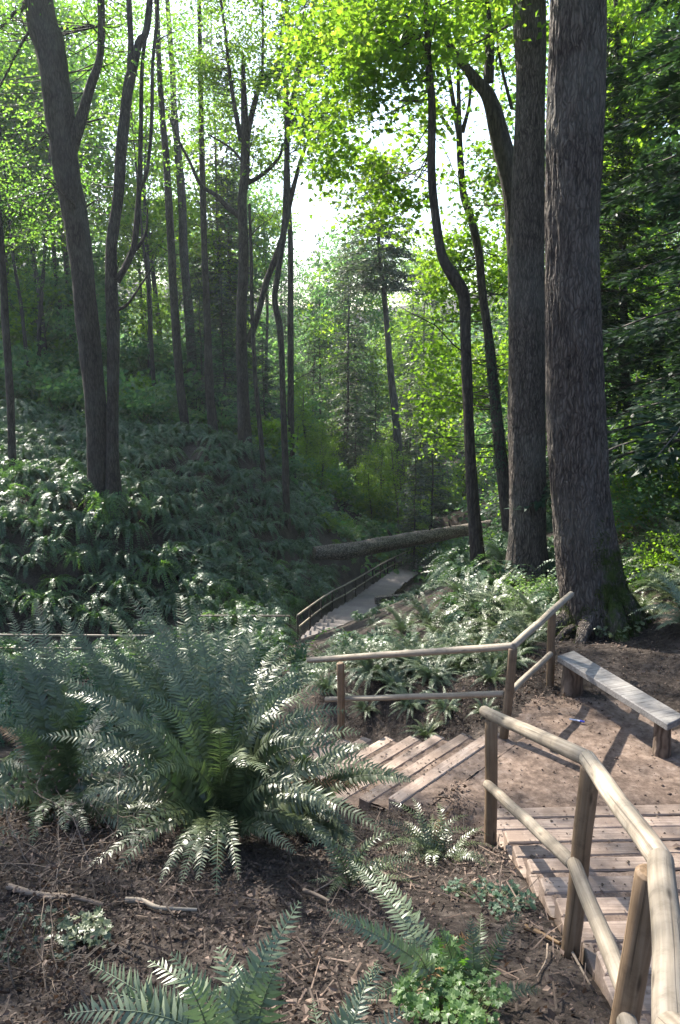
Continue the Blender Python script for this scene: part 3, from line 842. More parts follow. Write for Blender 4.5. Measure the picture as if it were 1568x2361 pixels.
big_fern('sword fern right of the largest fern whose fronds overhang the lower steps', (-.35, 5.75),
         [(690, 1620, 6.2, .5), (850, 1720, 5.6, .4), (560, 1600, 6.4, .5), (700, 1740, 5.3, .5), (945, 1800, 5.3, .4)], 9, .8, seed=6)
# bottom edge fern: fronds rise toward the camera
big_fern('sword fern at the bottom edge with five upright fronds', (-.36, 2.55),
         [(690, 2080, 2.9, .12), (630, 2155, 2.75, .12), (505, 2185, 2.8, .12), (395, 2200, 2.75, .12), (430, 2260, 2.5, .12), (205, 2222, 2.85, .14), (580, 2240, 2.6, .12), (150, 2340, 2.6, .2), (345, 2215, 2.85, .12), (480, 2280, 2.6, .12), (640, 2230, 2.6, .12), (540, 2230, 2.9, .12), (250, 2290, 2.7, .14)], 6, .55, .12, mat='fern_lit', pairs=24, seed=8, face=.92)
big_fern('pale fern leaning over the bottom edge right of centre', (-.02, 2.35),
         [(870, 2215, 2.75, .16), (880, 2230, 2.7, .1), (840, 2290, 2.5, .1), (930, 2330, 2.5, .12)], 4, .5, .09, mat='fern_lit', pairs=24, seed=9, face=.9)
big_fern('small fern with one tall frond on bare soil, lower centre', (.45, 3.2),
         [(808, 1985, 3.75, .15), (860, 2000, 3.7, .1), (755, 2098, 3.3, .14), (760, 2110, 3.0, .12), (950, 2190, 2.95, .1)], 3, .5, .08, mat='fern_lit', pairs=26, seed=10, face=.9)
big_fern('small fern of three short fronds near the second railing post', (.62, 3.1),
         [(1085, 2112, 3.25, .08), (1110, 2105, 3.4, .1), (1205, 2105, 3.2, .12), (1010, 2130, 3.2, .08)], 2, .35, .065, mat='fern_near', pairs=24, seed=11, face=.9)
big_fern('bushy fern beside the foot of the first railing post', (.72, 5.15),
         [(900, 1850, 5.4, .2), (950, 1840, 5.5, .2), (1010, 1850, 5.5, .2), (1080, 1880, 5.3, .2), (850, 1900, 5.1, .2), (870, 1960, 4.8, .2)], 30, .52, .06, pairs=24, seed=12)
big_fern('low fern under the overhanging frond, left of the bare soil', (.1, 4.5),
         [(930, 1930, 4.6, .25), (905, 1935, 4.4, .25), (960, 1990, 4.2, .2), (700, 1960, 4.4, .3)], 14, .6, .06, pairs=26, seed=13)
big_fern('fern half buried behind the big fern at the left edge, lower leaves browned', (-2.5, 4.2),
         [(30, 1850, 4.4, .3), (60, 1930, 4.1, .3)], 20, .8, .075, pairs=30, seed=14)

# ferns below the landing railing and around the trunks: one mesh each
FP = {}
for k in range(5):
    FP['mid', k] = fern_local(38, 1.0, .09, 30, None, True, seed=20 + k, tips=(.05, .75)).mesh('fern_fronds', M['fern_near'] if k % 2 else M['fern_lit'])
for k in range(6):
    FP['far', k] = fern_local(32, 1.0, .115, 20, None, False, seed=40 + k, tips=(-.25, .32), bow=(.7, 1.15)).mesh('fern_fronds', M['fern_far'] if k else M['fern_bright'])

OCC = [(640, 1500), (690, 1478), (740, 1462), (800, 1430), (860, 1396), (915, 1365), (960, 1345), (1000, 1318), (1010, 1300)]
def blocks(x, y, z, h, r=.5):
    """would a plant this tall hide the open strip of trail?"""
    for dx in (-r, 0, r):
        px, py = px_of(x + dx, y, z + h)
        if y < 50 and 735 < px < 1090 and py < np.interp(px, [735, 900, 1090], [1300, 1290, 1255]) and px_of(x, y, z)[1] > 1225: return True
    bx_ = np.interp(y, BWs[:, 1], BWs[:, 0])
    for dx in (-r, 0, r):
        px, py = px_of(x + dx, y, z + h)
        if 668 < px < 1003 and py < np.interp(px, [p[0] for p in OCC], [p[1] for p in OCC]) and y < 62:
            px2, py2 = px_of(x + dx, y, z)
            if py2 > np.interp(px, [690, 780, 870, 960, 1000], [1420, 1365, 1325, 1285, 1275]): return True
    return False

def place_fern(kind, x, y, s, label, group, sink=.03, tilt=None):
    keys = [k for k in FP if k[0] == kind]
    o = link('sword_fern', FP[rnd.choice(keys)], None, (x, y, gz(x, y) - sink))
    o.scale = (s * rnd.uniform(.9, 1.1), s * rnd.uniform(.9, 1.1), s * rnd.uniform(.8, 1.15))
    o.rotation_euler = (rnd.uniform(-.12, .12) + (tilt[0] if tilt else 0), rnd.uniform(-.12, .12) + (tilt[1] if tilt else 0), rnd.uniform(0, 6.28))
    tag(o, label, 'fern', group)
    return o

mid = [(835, 1500, 11.6, .95), (905, 1470, 12.2, 1.0), (975, 1490, 11.2, 1.05), (1045, 1470, 12.3, 1.05), (1110, 1440, 13.2, 1.15), (1180, 1430, 13.0, 1.1), (1245, 1440, 12.0, 1.0), (1010, 1530, 10.6, .95), (1090, 1530, 10.4, .9),
       (880, 1560, 10.6, .9), (950, 1570, 10.3, .8), (1140, 1550, 9.9, .6), (820, 1450, 15, 1.1), (890, 1430, 16, 1.1), (960, 1410, 17, 1.2), (1030, 1390, 18, 1.15), (1100, 1380, 17, 1.2), (1170, 1370, 16, 1.1), (1230, 1350, 14.5, 1.0),
       (760, 1490, 14, 1.0), (780, 1540, 11.5, .85), (900, 1400, 21, 1.3), (950, 1380, 22.5, 1.3), (1010, 1360, 22, 1.3), (1060, 1350, 20, 1.2), (1000, 1330, 26, 1.5), (1050, 1320, 26, 1.4), (860, 1430, 19, 1.2), (715, 1505, 13, 1.0), (660, 1500, 14, 1.1), (600, 1510, 13.5, 1.0), (830, 1560, 10.9, .8), (860, 1590, 10.3, .7), (910, 1600, 9.9, .65), (960, 1560, 10.5, .85), (1000, 1590, 9.8, .6), (1060, 1560, 10.1, .75), (1180, 1470, 11.6, 1.0), (1230, 1480, 11, .8), (940, 1520, 11.8, .9), (870, 1520, 12.5, .9), (1120, 1490, 11.3, .9), (800, 1500, 13, 1.0), (990, 1440, 14, 1.1), (1070, 1420, 15, 1.1), (930, 1450, 15, 1.1), (1000, 1400, 19, 1.2), (940, 1420, 19, 1.2), (1060, 1370, 22, 1.3)]
for (px, py, D, s) in mid:
    p = at(px, py, D)
    while s > .35 and blocks(p.x, p.y, gz(p.x, p.y), .75 * s): s *= .85
    if D < 12: lb, gp = 'sword fern right behind the back railing of the landing', 'ferns behind the landing railing'
    elif D < 16.5: lb, gp = 'sword fern in the thicket a few metres below the landing railing', 'ferns below the landing'
    else: lb, gp = 'sword fern near the crest beside the boardwalk, left of the S-bent maple', 'ferns beside the boardwalk'
    place_fern('mid', p.x, p.y, s, lb, gp)
r9 = random.Random(9); bank = []
for k in range(85):
    y = r9.uniform(22, 52); bx_ = np.interp(y, BWs[:, 1], BWs[:, 0]); x = max(bx_ + 1.2, at(800, 1300, y).x) + r9.uniform(0, 1) ** 1.4 * 6
    s_ = 1.3
    while s_ > .4 and blocks(x, y, gz(x, y), .75 * s_): s_ *= .85
    bank.append((x, y, gz(x, y), s_))
BANK = bank
for (x, y, s_) in [(.35, 9.9, .45), (.9, 9.5, .5), (1.3, 9.15, .45), (1.7, 8.75, .35), (.5, 10.5, .6), (1.2, 10.0, .6), (1.9, 9.4, .5), (2.2, 9.9, .6), (-.2, 10.6, .6), (2.5, 10.4, .6)]:
    place_fern('mid', x, y, s_, 'sword fern right behind the back railing of the landing', 'ferns behind the landing railing')
place_fern('mid', 1.05, 8.9, .42, 'small sword fern just under the landing railing', None)
for (x, y, s, lb) in [(5.05, 10.6, 1.0, 'sword fern on the bank above the far end of the bench'), (4.55, 9.7, .9, 'blue-green fern reaching in from the right edge above the bench'),
                      (5.6, 12.5, 1.2, 'tall light fern behind the mossy trunk at the right edge'), (6.4, 14, 1.2, 'fern clump under the dark conifer, farthest up the right bank'), (4.4, 7.2, .6, 'small fern at the right edge beside the near end of the bench')]:
    place_fern('mid', x, y, s, lb, 'ferns on the right bank')

# the fern slope on the left
pts = []
tries = 0
while tries < 17000:
    tries += 1
    x = rnd.uniform(-27, 5); y = rnd.uniform(28.5, 74)
    z = gz(x, y)
    px, py = px_of(x, y, z)
    if not (-60 < px < 760 and 840 < py < 1500): continue
    bx = np.interp(y, BWs[:, 1], BWs[:, 0])
    if x > bx - 1.3 or (y < 30.8 and x > -7.5) or y < 29.9: continue
    if blocks(x, y, z, .8): continue
    dm = .72 + (y - 28) * .010
    if noise.noise((x * .3, y * .3, 2)) > .42: continue
    if any((x - a) ** 2 + (y - b) ** 2 < dm * dm for a, b, _ in pts): continue
    pts.append((x, y, z))
pts.sort(key=lambda p: p[1])
near_, far_ = pts[:118], pts[118:]
for (x, y, z) in near_:
    px, py = px_of(x, y, z)
    if y < 33: lb, gp = 'sword fern at the foot of the fern slope, beside the lower path', 'ferns at the foot of the left slope'
    elif px > 480: lb, gp = 'sword fern on the slope face above the boardwalk railing', 'ferns above the boardwalk'
    elif py < 1150: lb, gp = 'sword fern high on the left slope among the tree trunks', 'ferns among the hillside trunks'
    else: lb, gp = 'sword fern in the dense cover on the middle of the left slope', 'ferns covering the middle of the left slope'
    o = place_fern('far', x, y, rnd.uniform(1.0, 1.9), lb, gp, tilt=(rnd.uniform(-.1, .2), .25))
def merged(points, kind, smin, smax, name, label, cat=None):
    mb = MB(); keys = [k for k in FP if k[0] == kind]; cache = {}
    for k in keys:
        me = FP[k]; v_ = np.empty(len(me.vertices) * 3, np.float32); me.vertices.foreach_get('co', v_)
        f_ = np.array([list(p.vertices) for p in me.polygons]); cache[k] = (v_.reshape(-1, 3), f_)
    for (x, y, z, *sc_) in points:
        v_, f_ = cache[rnd.choice(keys)]; s = sc_[0] if sc_ else rnd.uniform(smin, smax); a = rnd.uniform(0, 6.28); c, s_ = math.cos(a), math.sin(a)
        V = np.c_[(v_[:, 0] * c - v_[:, 1] * s_) * s + x, (v_[:, 0] * s_ + v_[:, 1] * c) * s + y, v_[:, 2] * s + z]
        mb.add(V, [f_])
    o = mb.build(name, M['fern_far']); tag(o, label, cat, None, 'stuff'); return o
if far_: merged(far_, 'far', 1.0, 1.8, 'fern_cover', 'mass of far ferns higher on the left hillside')
merged(BANK, 'far', 1, 1, 'fern_cover', 'fern cover on the bank right of the boardwalk')
pl = []
for k in range(4000):
    x = rnd.uniform(-15, 4.5); y = rnd.uniform(10.5, 28.3)
    if x < -y * .46 - 1: continue
    if x > -2.6 + (y - 10) * .1 and y < 12: continue
    if any((x - a) ** 2 + (y - b) ** 2 < .95 for a, b, _ in pl): continue
    if blocks(x, y, gz(x, y), .75): continue
    pl.append((x, y, gz(x, y)))
merged([p for p in pl if p[1] > 20], 'far', 1.0, 1.55, 'fern_cover', 'tall fern cover in front of the lower path railing')
merged([p for p in pl if p[1] <= 20], 'far', .8, 1.2, 'fern_cover', 'fern cover in the hollow between the steps and the lower path')
# one sunlit pale fern patch
for (px, py, D) in [(280, 1050, 40), (350, 1120, 38), (400, 1130, 39), (20, 1290, 31), (60, 1310, 31), (450, 1280, 35), (200, 1000, 46)]:
    pass

# ------------------------------------------------------------------ trees
def tree_path(pts, D, extend=0.0, down=.5, n=5):
    """pts top->base or base->top of (px,py,w); returns world points + radii base->top"""
    pts = sorted(pts, key=lambda p: -p[1])
    W_ = []
    for p in pts:
        d = D if len(p) < 4 else p[3]
        w = at(p[0], p[1], d); W_.append((w.x, w.y, w.z, p[2] / 2 / F * depth(w)))
    a, b = W_[0], W_[1]
    if down:
        k = down / max(.1, (b[2] - a[2])); W_.insert(0, (a[0] - (b[0] - a[0]) * k, a[1], a[2] - down, a[3] * 1.25))
    if extend:
        a, b = W_[-2], W_[-1]
        k = extend / max(.5, (b[2] - a[2])); k2 = min(k, 3.0)
        W_.append((b[0] + (b[0] - a[0]) * k2 * .6, b[1] + rnd.uniform(-1, 1), b[2] + extend, b[3] * .35))
    S = smoothpath(W_, n)
    return S[:, :3], np.maximum(S[:, 3], .008)

def limb(mb, p, d, L, r, seg=5, depth_=2, gravity=.0, kids=4):
    """a wandering branch with side twigs; returns tip points"""
    n = 7; P = [np.array(p, float)]; d = np.array(d, float); d /= np.linalg.norm(d); tips = []
    for i in range(n):
        d = d + rng.normal(0, .16, 3) + np.array([0, 0, gravity]); d /= np.linalg.norm(d)
        P.append(P[-1] + d * L / n)
    mb.tube(P, np.linspace(r, r * .3, n + 1), seg, cap=False)
    if depth_ > 0:
        for k in range(kids):
            i = rnd.randint(2, n); s = nrm(rng.normal(0, 1, 3)); dd = d * .7 + s * .8
            tips += limb(mb, P[i], dd, L * rnd.uniform(.35, .6), r * .45, max(3, seg - 1), depth_ - 1, gravity, max(2, kids - 1))
    tips.append(P[-1]); tips.append(P[n // 2])
    return tips

def sprays(mb, centres, per, rad, leaf, tpl=KITE, flat=.28, tilt=.35, seed_dir=None):
    centres = np.asarray(centres, float)
    n = len(centres)
    nn = nrm(np.array([0, 0, 1.0]) + rng.normal(0, tilt, (n, 3)))
    N_ = np.repeat(nn, per, 0); C = np.repeat(centres, per, 0)
    off = rng.normal(0, 1, (n * per, 3)); off = off * rad * .55
    h = (off * N_).sum(1, keepdims=True); off = off - N_ * h * (1 - flat)
    rr = np.linalg.norm(off, axis=1, keepdims=True)
    off[:, 2] -= (rr[:, 0] ** 2) * .12 / max(rad, .1)
    ln = nrm(N_ + rng.normal(0, .5, (n * per, 3)))
    D = off + rng.normal(0, .4 * rad, (n * per, 3)) + np.array([0, 0, -.35 * rad])
    S = leaf * rng.uniform(.6, 1.25, n * per)
    add_leaves(mb, C + off, ln, D, S, tpl)

def blob_points(c, r, n, hollow=.35, thr=-.05, f=.45):
    out = []; k = 0
    while len(out) < n and k < n * 12:
        k += 1
        v = rng.uniform(-1, 1, 3); d = np.linalg.norm(v)
        if d > 1 or d < hollow * rng.random(): continue
        p = np.array(c) + v * np.array(r)
        if noise.noise(Vector(p * f)) < thr: continue
        out.append(p)
    return out

def connect(mb, pts, path, frac=.3, r=.02):
    """thin branches from the stem to some of the sprays"""
    path = np.asarray(path)
    for p in pts:
        if rng.random() > frac: continue
        p = np.asarray(p)
        low = path[path[:, 2] < p[2] + .5]
        if len(low) == 0: low = path[:1]
        d = np.linalg.norm(low - p + np.array([0, 0, np.linalg.norm(low[-1] - p) * 0]), axis=1)
        j = d.argmin(); j = max(0, j - rng.integers(0, 4)); a = low[j]
        m_ = (a + p) / 2 + np.array([0, 0, -.06 * np.linalg.norm(p - a)]) + rng.normal(0, .06 * np.linalg.norm(p - a), 3)
        t = np.linspace(0, 1, 6)[:, None]
        mb.tube((1 - t) ** 2 * a + 2 * t * (1 - t) * m_ + t * t * p, np.linspace(r, r * .3, 6), 4, cap=False)

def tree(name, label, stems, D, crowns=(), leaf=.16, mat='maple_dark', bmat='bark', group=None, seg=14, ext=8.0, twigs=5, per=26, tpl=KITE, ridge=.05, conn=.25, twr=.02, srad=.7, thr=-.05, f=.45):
    """stems: list of traced outlines, the first is the trunk. crowns: (px,py,D,rx,ry,rz,n)"""
    bp_ = max(stems[0], key=lambda p: p[1]); b_ = at(bp_[0], bp_[1], D)
    S0, R0 = tree_path(stems[0], D, ext, max(.5, b_.z - gz(b_.x, D) + .4))
    t = empty(name, tuple(S0[0] + np.array([0, 0, .45])), label, 'tree', group)
    tb = MB()
    tb.tube(S0, R0, seg, lump=.16, lumpscale=.7, ridge=ridge)
    allp = [S0]
    for st in stems[1:]:
        S, R_ = tree_path(st, D, ext * .6 if min(p[1] for p in st) < 40 else 0, 0)
        tb.tube(S, R_, max(6, seg - 5), lump=.14, lumpscale=.9); allp.append(S)
    ap = np.concatenate(allp)
    for k in range(twigs):
        i = rnd.randint(len(S0) // 3, len(S0) - 2); a = rnd.uniform(0, 6.28)
        limb(tb, S0[i], (math.cos(a), math.sin(a) * .6, rnd.uniform(0, .9)), rnd.uniform(1.2, 3.2), max(.012, R0[i] * .16), 4, 1, .02, 3)
    cb = MB(); got = False
    for (px, py, d, rx, ry, rz, n) in crowns:
        c = at(px, py, d); bp = blob_points(c, (rx, ry, rz), n, .2, thr, f)
        if not bp: continue
        sprays(cb, bp, per, srad, leaf, tpl); got = True
        connect(tb, bp, ap, conn, twr)
    tb.build('trunk', M[bmat], t)
    if got: cb.build('crown', M[mat], t, smooth=False)
    return t

LM = 'maple_tree'
# --- left group
tree(LM, 'massive leaning forked trunk nearest on the left hillside', [
    [(85, -10, 62), (112, 100, 66), (128, 200, 62), (140, 290, 62), (155, 400, 56), (172, 500, 54), (188, 600, 50), (200, 740, 50), (216, 890, 48), (228, 1040, 52), (234, 1140, 64)],
    [(232, -10, 17), (231, 125, 17), (208, 200, 21), (187, 275, 26), (160, 350, 34)],
    [(0, 65, 9), (32, 30, 8), (60, -10, 7)], [(0, 200, 4), (45, 110, 6), (75, 60, 8)]], 36,
    [(60, 60, 38, 6, 4, 3.5, 130), (250, 40, 38, 3.5, 3, 3, 60), (40, 400, 42, 3.5, 4, 4, 70), (20, -250, 36, 9, 6, 5, 140)], group='maples on the left hillside', ridge=.11, seg=26, twr=.03)
tree(LM, 'dark trunk with crooked upswept branches right beside the massive leaning trunk', [
    [(344, 20, 14), (320, 100, 18), (296, 200, 24), (286, 280, 24), (279, 350, 25), (273, 450, 24), (260, 545, 26), (257, 590, 27), (258, 690, 29), (262, 790, 29), (260, 890, 27), (260, 1040, 28), (262, 1145, 38)],
    [(345, -10, 8), (328, 150, 9), (325, 300, 10), (320, 450, 12), (310, 560, 14), (295, 605, 14), (270, 650, 17)],
    [(365, -10, 7), (352, 150, 8), (350, 275, 8), (340, 390, 8), (320, 445, 9)],
    [(297, -10, 12), (302, 100, 13), (297, 190, 16)],
    [(340, 480, 4), (338, 530, 6), (325, 560, 8), (308, 580, 10)],
    [(352, 615, 3), (320, 665, 5), (290, 705, 7), (265, 715, 10)]], 35.6,
    [(330, 60, 37, 3, 3, 3, 60), (260, 330, 40, 3, 3, 3, 40), (380, -200, 37, 6, 6, 4, 70)], group='maples on the left hillside', ridge=.07, seg=18)
tree('straight_tree', 'slim straight trunk, third of the row right of the dark crooked tree', [
    [(360, -10, 10), (367, 150, 12), (373, 250, 14), (382, 350, 15), (388, 450, 17), (396, 590, 18), (401, 690, 18), (411, 840, 19), (425, 965, 21), (432, 1018, 26)]], 50, [(380, 120, 52, 3, 3, 4, 100), (440, 250, 54, 2.4, 2, 2.4, 60), (370, -200, 50, 4, 4, 5, 60)], group='slim trunks left of centre', twigs=9)
tree('straight_tree', 'slim straight trunk cut off by ferns, behind and right of its thinner neighbour', [
    [(385, -10, 10), (397, 150, 13), (401, 250, 15), (410, 350, 17), (419, 450, 19), (424, 590, 20), (433, 690, 21), (443, 830, 23), (446, 870, 26)]], 66, [(400, 0, 68, 4, 4, 5, 110)], group='slim trunks left of centre', twigs=7, bmat='bark')
tree('straight_tree', 'tallest slim straight trunk standing alone against white sky left of centre', [
    [(459, -10, 9), (462, 150, 11), (464, 300, 12), (468, 450, 14), (472, 590, 15), (478, 740, 17), (483, 890, 20), (495, 1025, 25)]], 50, [(470, 60, 50, 1.6, 2, 3, 28), (500, 700, 54, 3, 3, 3, 24)], mat='conifer', leaf=.2, tpl=NARROW, group='slim trunks left of centre', twigs=12)
tree(LM, 'forked maple with wide candelabra branches, centre left', [
    [(565, 318, 20), (565, 400, 21), (558, 475, 22), (562, 590, 24), (556, 740, 24), (560, 890, 27), (566, 1050, 34)],
    [(508, -10, 6), (520, 75, 7), (530, 175, 9), (542, 250, 10), (556, 325, 14)],
    [(605, -10, 5), (606, 90, 6), (604, 175, 7), (590, 225, 12), (575, 290, 14), (566, 335, 16)],
    [(650, 60, 4), (640, 150, 7), (602, 192, 9)],
    [(652, 330, 6), (645, 360, 7), (620, 390, 9), (590, 412, 10), (566, 422, 12)],
    [(388, 265, 5), (415, 330, 6), (440, 378, 7), (462, 425, 9), (500, 452, 10), (525, 478, 12), (556, 500, 14)],
    [(480, 310, 4), (530, 340, 5), (558, 372, 7)],
    [(728, 295, 5), (700, 350, 9), (685, 400, 10), (670, 460, 12), (652, 545, 14), (637, 592, 15), (614, 650, 15), (592, 735, 15), (572, 790, 18)]], 47,
    [(560, 60, 48, 3.4, 3, 3.4, 170), (630, 180, 48, 3.4, 3, 2.8, 120), (500, 160, 49, 2.2, 2, 2.8, 70), (640, 330, 48, 1.6, 2, 1.6, 36), (500, 300, 49, 1.8, 2, 1.6, 26), (560, -200, 47, 6, 5, 4, 60), (740, 230, 48, 2.6, 2, 2.4, 60), (590, 370, 48, 1.6, 1.5, 1.4, 26), (620, 500, 49, 1.2, 1.5, 1.2, 20)], mat='maple', leaf=.19, ext=4, twigs=4, conn=.5, thr=-.06)
tree('slender_tree', 'pencil thin trunk just right of the candelabra maple', [
    [(575, 470, 6), (579, 590, 8), (582, 740, 9), (590, 890, 10), (602, 1015, 11), (610, 1138, 13)]], 46, (), ext=0, twigs=3, group='slender trunks near centre')
tree(LM, 'slender maple with a kinked stem and twin leaders, centre', [
    [(660, -10, 9), (664, 125, 10), (660, 200, 12), (662, 300, 13), (660, 440, 14), (655, 530, 14), (642, 620, 14), (634, 690, 14), (645, 755, 15), (650, 840, 14), (653, 940, 14), (657, 1040, 15), (662, 1215, 19)],
    [(705, -10, 5), (692, 75, 7), (688, 150, 8), (676, 220, 9), (664, 290, 10)]], 44,
    [(700, 70, 45, 3.4, 3, 3.4, 190), (790, 110, 43, 2.8, 3, 2.8, 130), (745, 240, 44, 2, 2, 1.8, 70), (660, -200, 45, 5, 4, 4, 50), (700, 330, 45, 1.3, 1.5, 1.3, 26)], mat='maple', leaf=.19, twigs=4, conn=.5)
tree('slender_tree', 'straight thin trunk directly behind the kinked slender maple', [
    [(668, 500, 10), (670, 590, 13), (670, 840, 15), (672, 1040, 15), (677, 1138, 18)]], 53, (), ext=5, twigs=7, group='slender trunks near centre')
tree('straight_tree', 'lone straight trunk cut by the left edge', [
    [(-5, 450, 12), (5, 590, 15), (12, 740, 17), (22, 890, 17), (30, 1085, 19)]], 39, [(10, 450, 40, 2, 3, 2.5, 40)], ext=9, group='trees at far left')
tree('slender_tree', 'slender trunk between the left edge and the massive leaning trunk', [
    [(115, 300, 5), (110, 450, 7), (105, 560, 8), (95, 690, 9), (90, 770, 9), (92, 880, 11)]], 62, [(90, 560, 62, 4, 4, 4, 50)], ext=9, group='trees at far left')
tree('slender_tree', 'thin crooked trunk nearest the left edge tree, in sunlit shrubs', [
    [(20, 480, 5), (30, 590, 7), (48, 700, 8), (62, 830, 9), (66, 900, 10)]], 60, [(30, 620, 60, 3, 4, 3, 40)], ext=9, group='trees at far left')
tree('slender_tree', 'thin trunk in the gap right of the dark crooked tree', [
    [(330, 560, 6), (340, 640, 8), (346, 740, 9), (353, 860, 10), (363, 972, 12)]], 56, [(350, 640, 58, 3, 3, 4, 40)], ext=10, group='slim trunks left of centre', mat='conifer', tpl=NARROW)
# --- right group
tree(LM, 'S-bent slim maple trunk left of the two great trunks', [
    [(984, 30, 13), (989, 150, 15), (996, 250, 18), (995, 400, 20), (1004, 500, 20), (1019, 590, 22), (1047, 640, 29), (1070, 685, 27), (1074, 790, 23), (1079, 940, 25), (1086, 1090, 27), (1094, 1200, 29), (1106, 1325, 40)],
    [(905, -10, 4), (950, 50, 6), (984, 110, 9)]], 17,
    [(900, 60, 17, 1.6, 1.5, 1.2, 50), (850, 200, 18, 1.5, 1.5, 1.1, 60), (860, 360, 20, 1.2, 1.2, 1.1, 44), (800, 120, 19, 1.2, 1.2, 1.0, 34), (940, 300, 19, .9, 1, 1.1, 40), (900, 160, 18, 1.4, 1.2, 1.2, 50), (960, 430, 20, .7, 1, .9, 24), (770, 330, 21, .9, 1, .8, 26), (740, 150, 20, 1.1, 1, 1.0, 36), (820, 480, 23, .8, 1, .7, 18), (905, 400, 21, 1.0, 1, 1.0, 34), (850, 430, 22, 1.0, 1, .9, 30), (930, 500, 22, .8, 1, .8, 22), (960, -150, 17, 3, 3, 2, 50)], leaf=.115, tpl=MAPLE, mat='maple', ext=3, twigs=3, per=22, srad=.55, seg=18, conn=.07, twr=.016)
tree(LM, 'ivy-clad wavy trunk just right of the S-bent maple', [
    [(1059, 300, 14), (1062, 375, 15), (1069, 450, 17), (1088, 510, 18), (1105, 590, 19), (1112, 665, 19), (1128, 790, 21), (1138, 890, 24), (1151, 1015, 27), (1158, 1075, 30)],
    [(1020, 60, 7), (1032, 150, 9), (1046, 240, 11), (1058, 310, 13)], [(1085, 170, 6), (1082, 240, 8), (1066, 305, 11)], [(990, 160, 5), (1010, 250, 7), (1045, 310, 9)]], 24,
    [(1040, 480, 25, .9, 1.2, 1.7, 50), (1060, 100, 25, 2.2, 2, 1.5, 70), (1020, 720, 26, 1.3, 1.5, 1.8, 110), (1130, 560, 27, .9, 1.5, 2.4, 100), (1030, 930, 26, 1.2, 1.3, 1.8, 90), (1120, 850, 27, .9, 1.3, 1.8, 70), (1230, 700, 30, 1.2, 1.5, 4, 60)], leaf=.115, tpl=MAPLE, mat='maple', ext=2, twigs=3, per=22, srad=.5, seg=16, conn=.12)
tree(LM, 'thick limb arching up left from behind the great trunks', [
    [(942, -10, 10), (984, 30, 12), (1018, 75, 14), (1049, 125, 18), (1094, 182, 26), (1128, 225, 34), (1152, 310, 42), (1172, 400, 40), (1182, 500, 34), (1190, 700, 34), (1195, 1000, 36), (1200, 1250, 40)],
    [(1119, -10, 17), (1129, 90, 20), (1127, 190, 24)], [(1140, -10, 5), (1150, 120, 6), (1180, 250, 8)]], 20,
    [(1010, 20, 20, 2.0, 2, 1.2, 55), (1100, 60, 22, 1.8, 2, 1.6, 60), (1130, 380, 23, 1.2, 1.5, 1.8, 50), (880, -120, 20, 3, 3, 2, 60)], leaf=.115, tpl=MAPLE, mat='maple', ext=3, twigs=3, per=22, srad=.55, seg=20)

tree(LM, 'bright backlit maple seen between the widest trunk and the dark conifers', [
    [(1420, -10, 10), (1430, 400, 14), (1440, 800, 18), (1446, 1000, 20)]], 28,
    [(1440, 60, 28, 1.9, 2, 2.2, 120), (1460, 330, 28, 1.6, 2, 2.0, 100), (1500, -200, 28, 4, 4, 3, 120), (1420, 560, 28, .9, 1.5, 1.5, 40)], leaf=.15, tpl=MAPLE, mat='maple', ext=5, twigs=3, per=22, srad=.6)

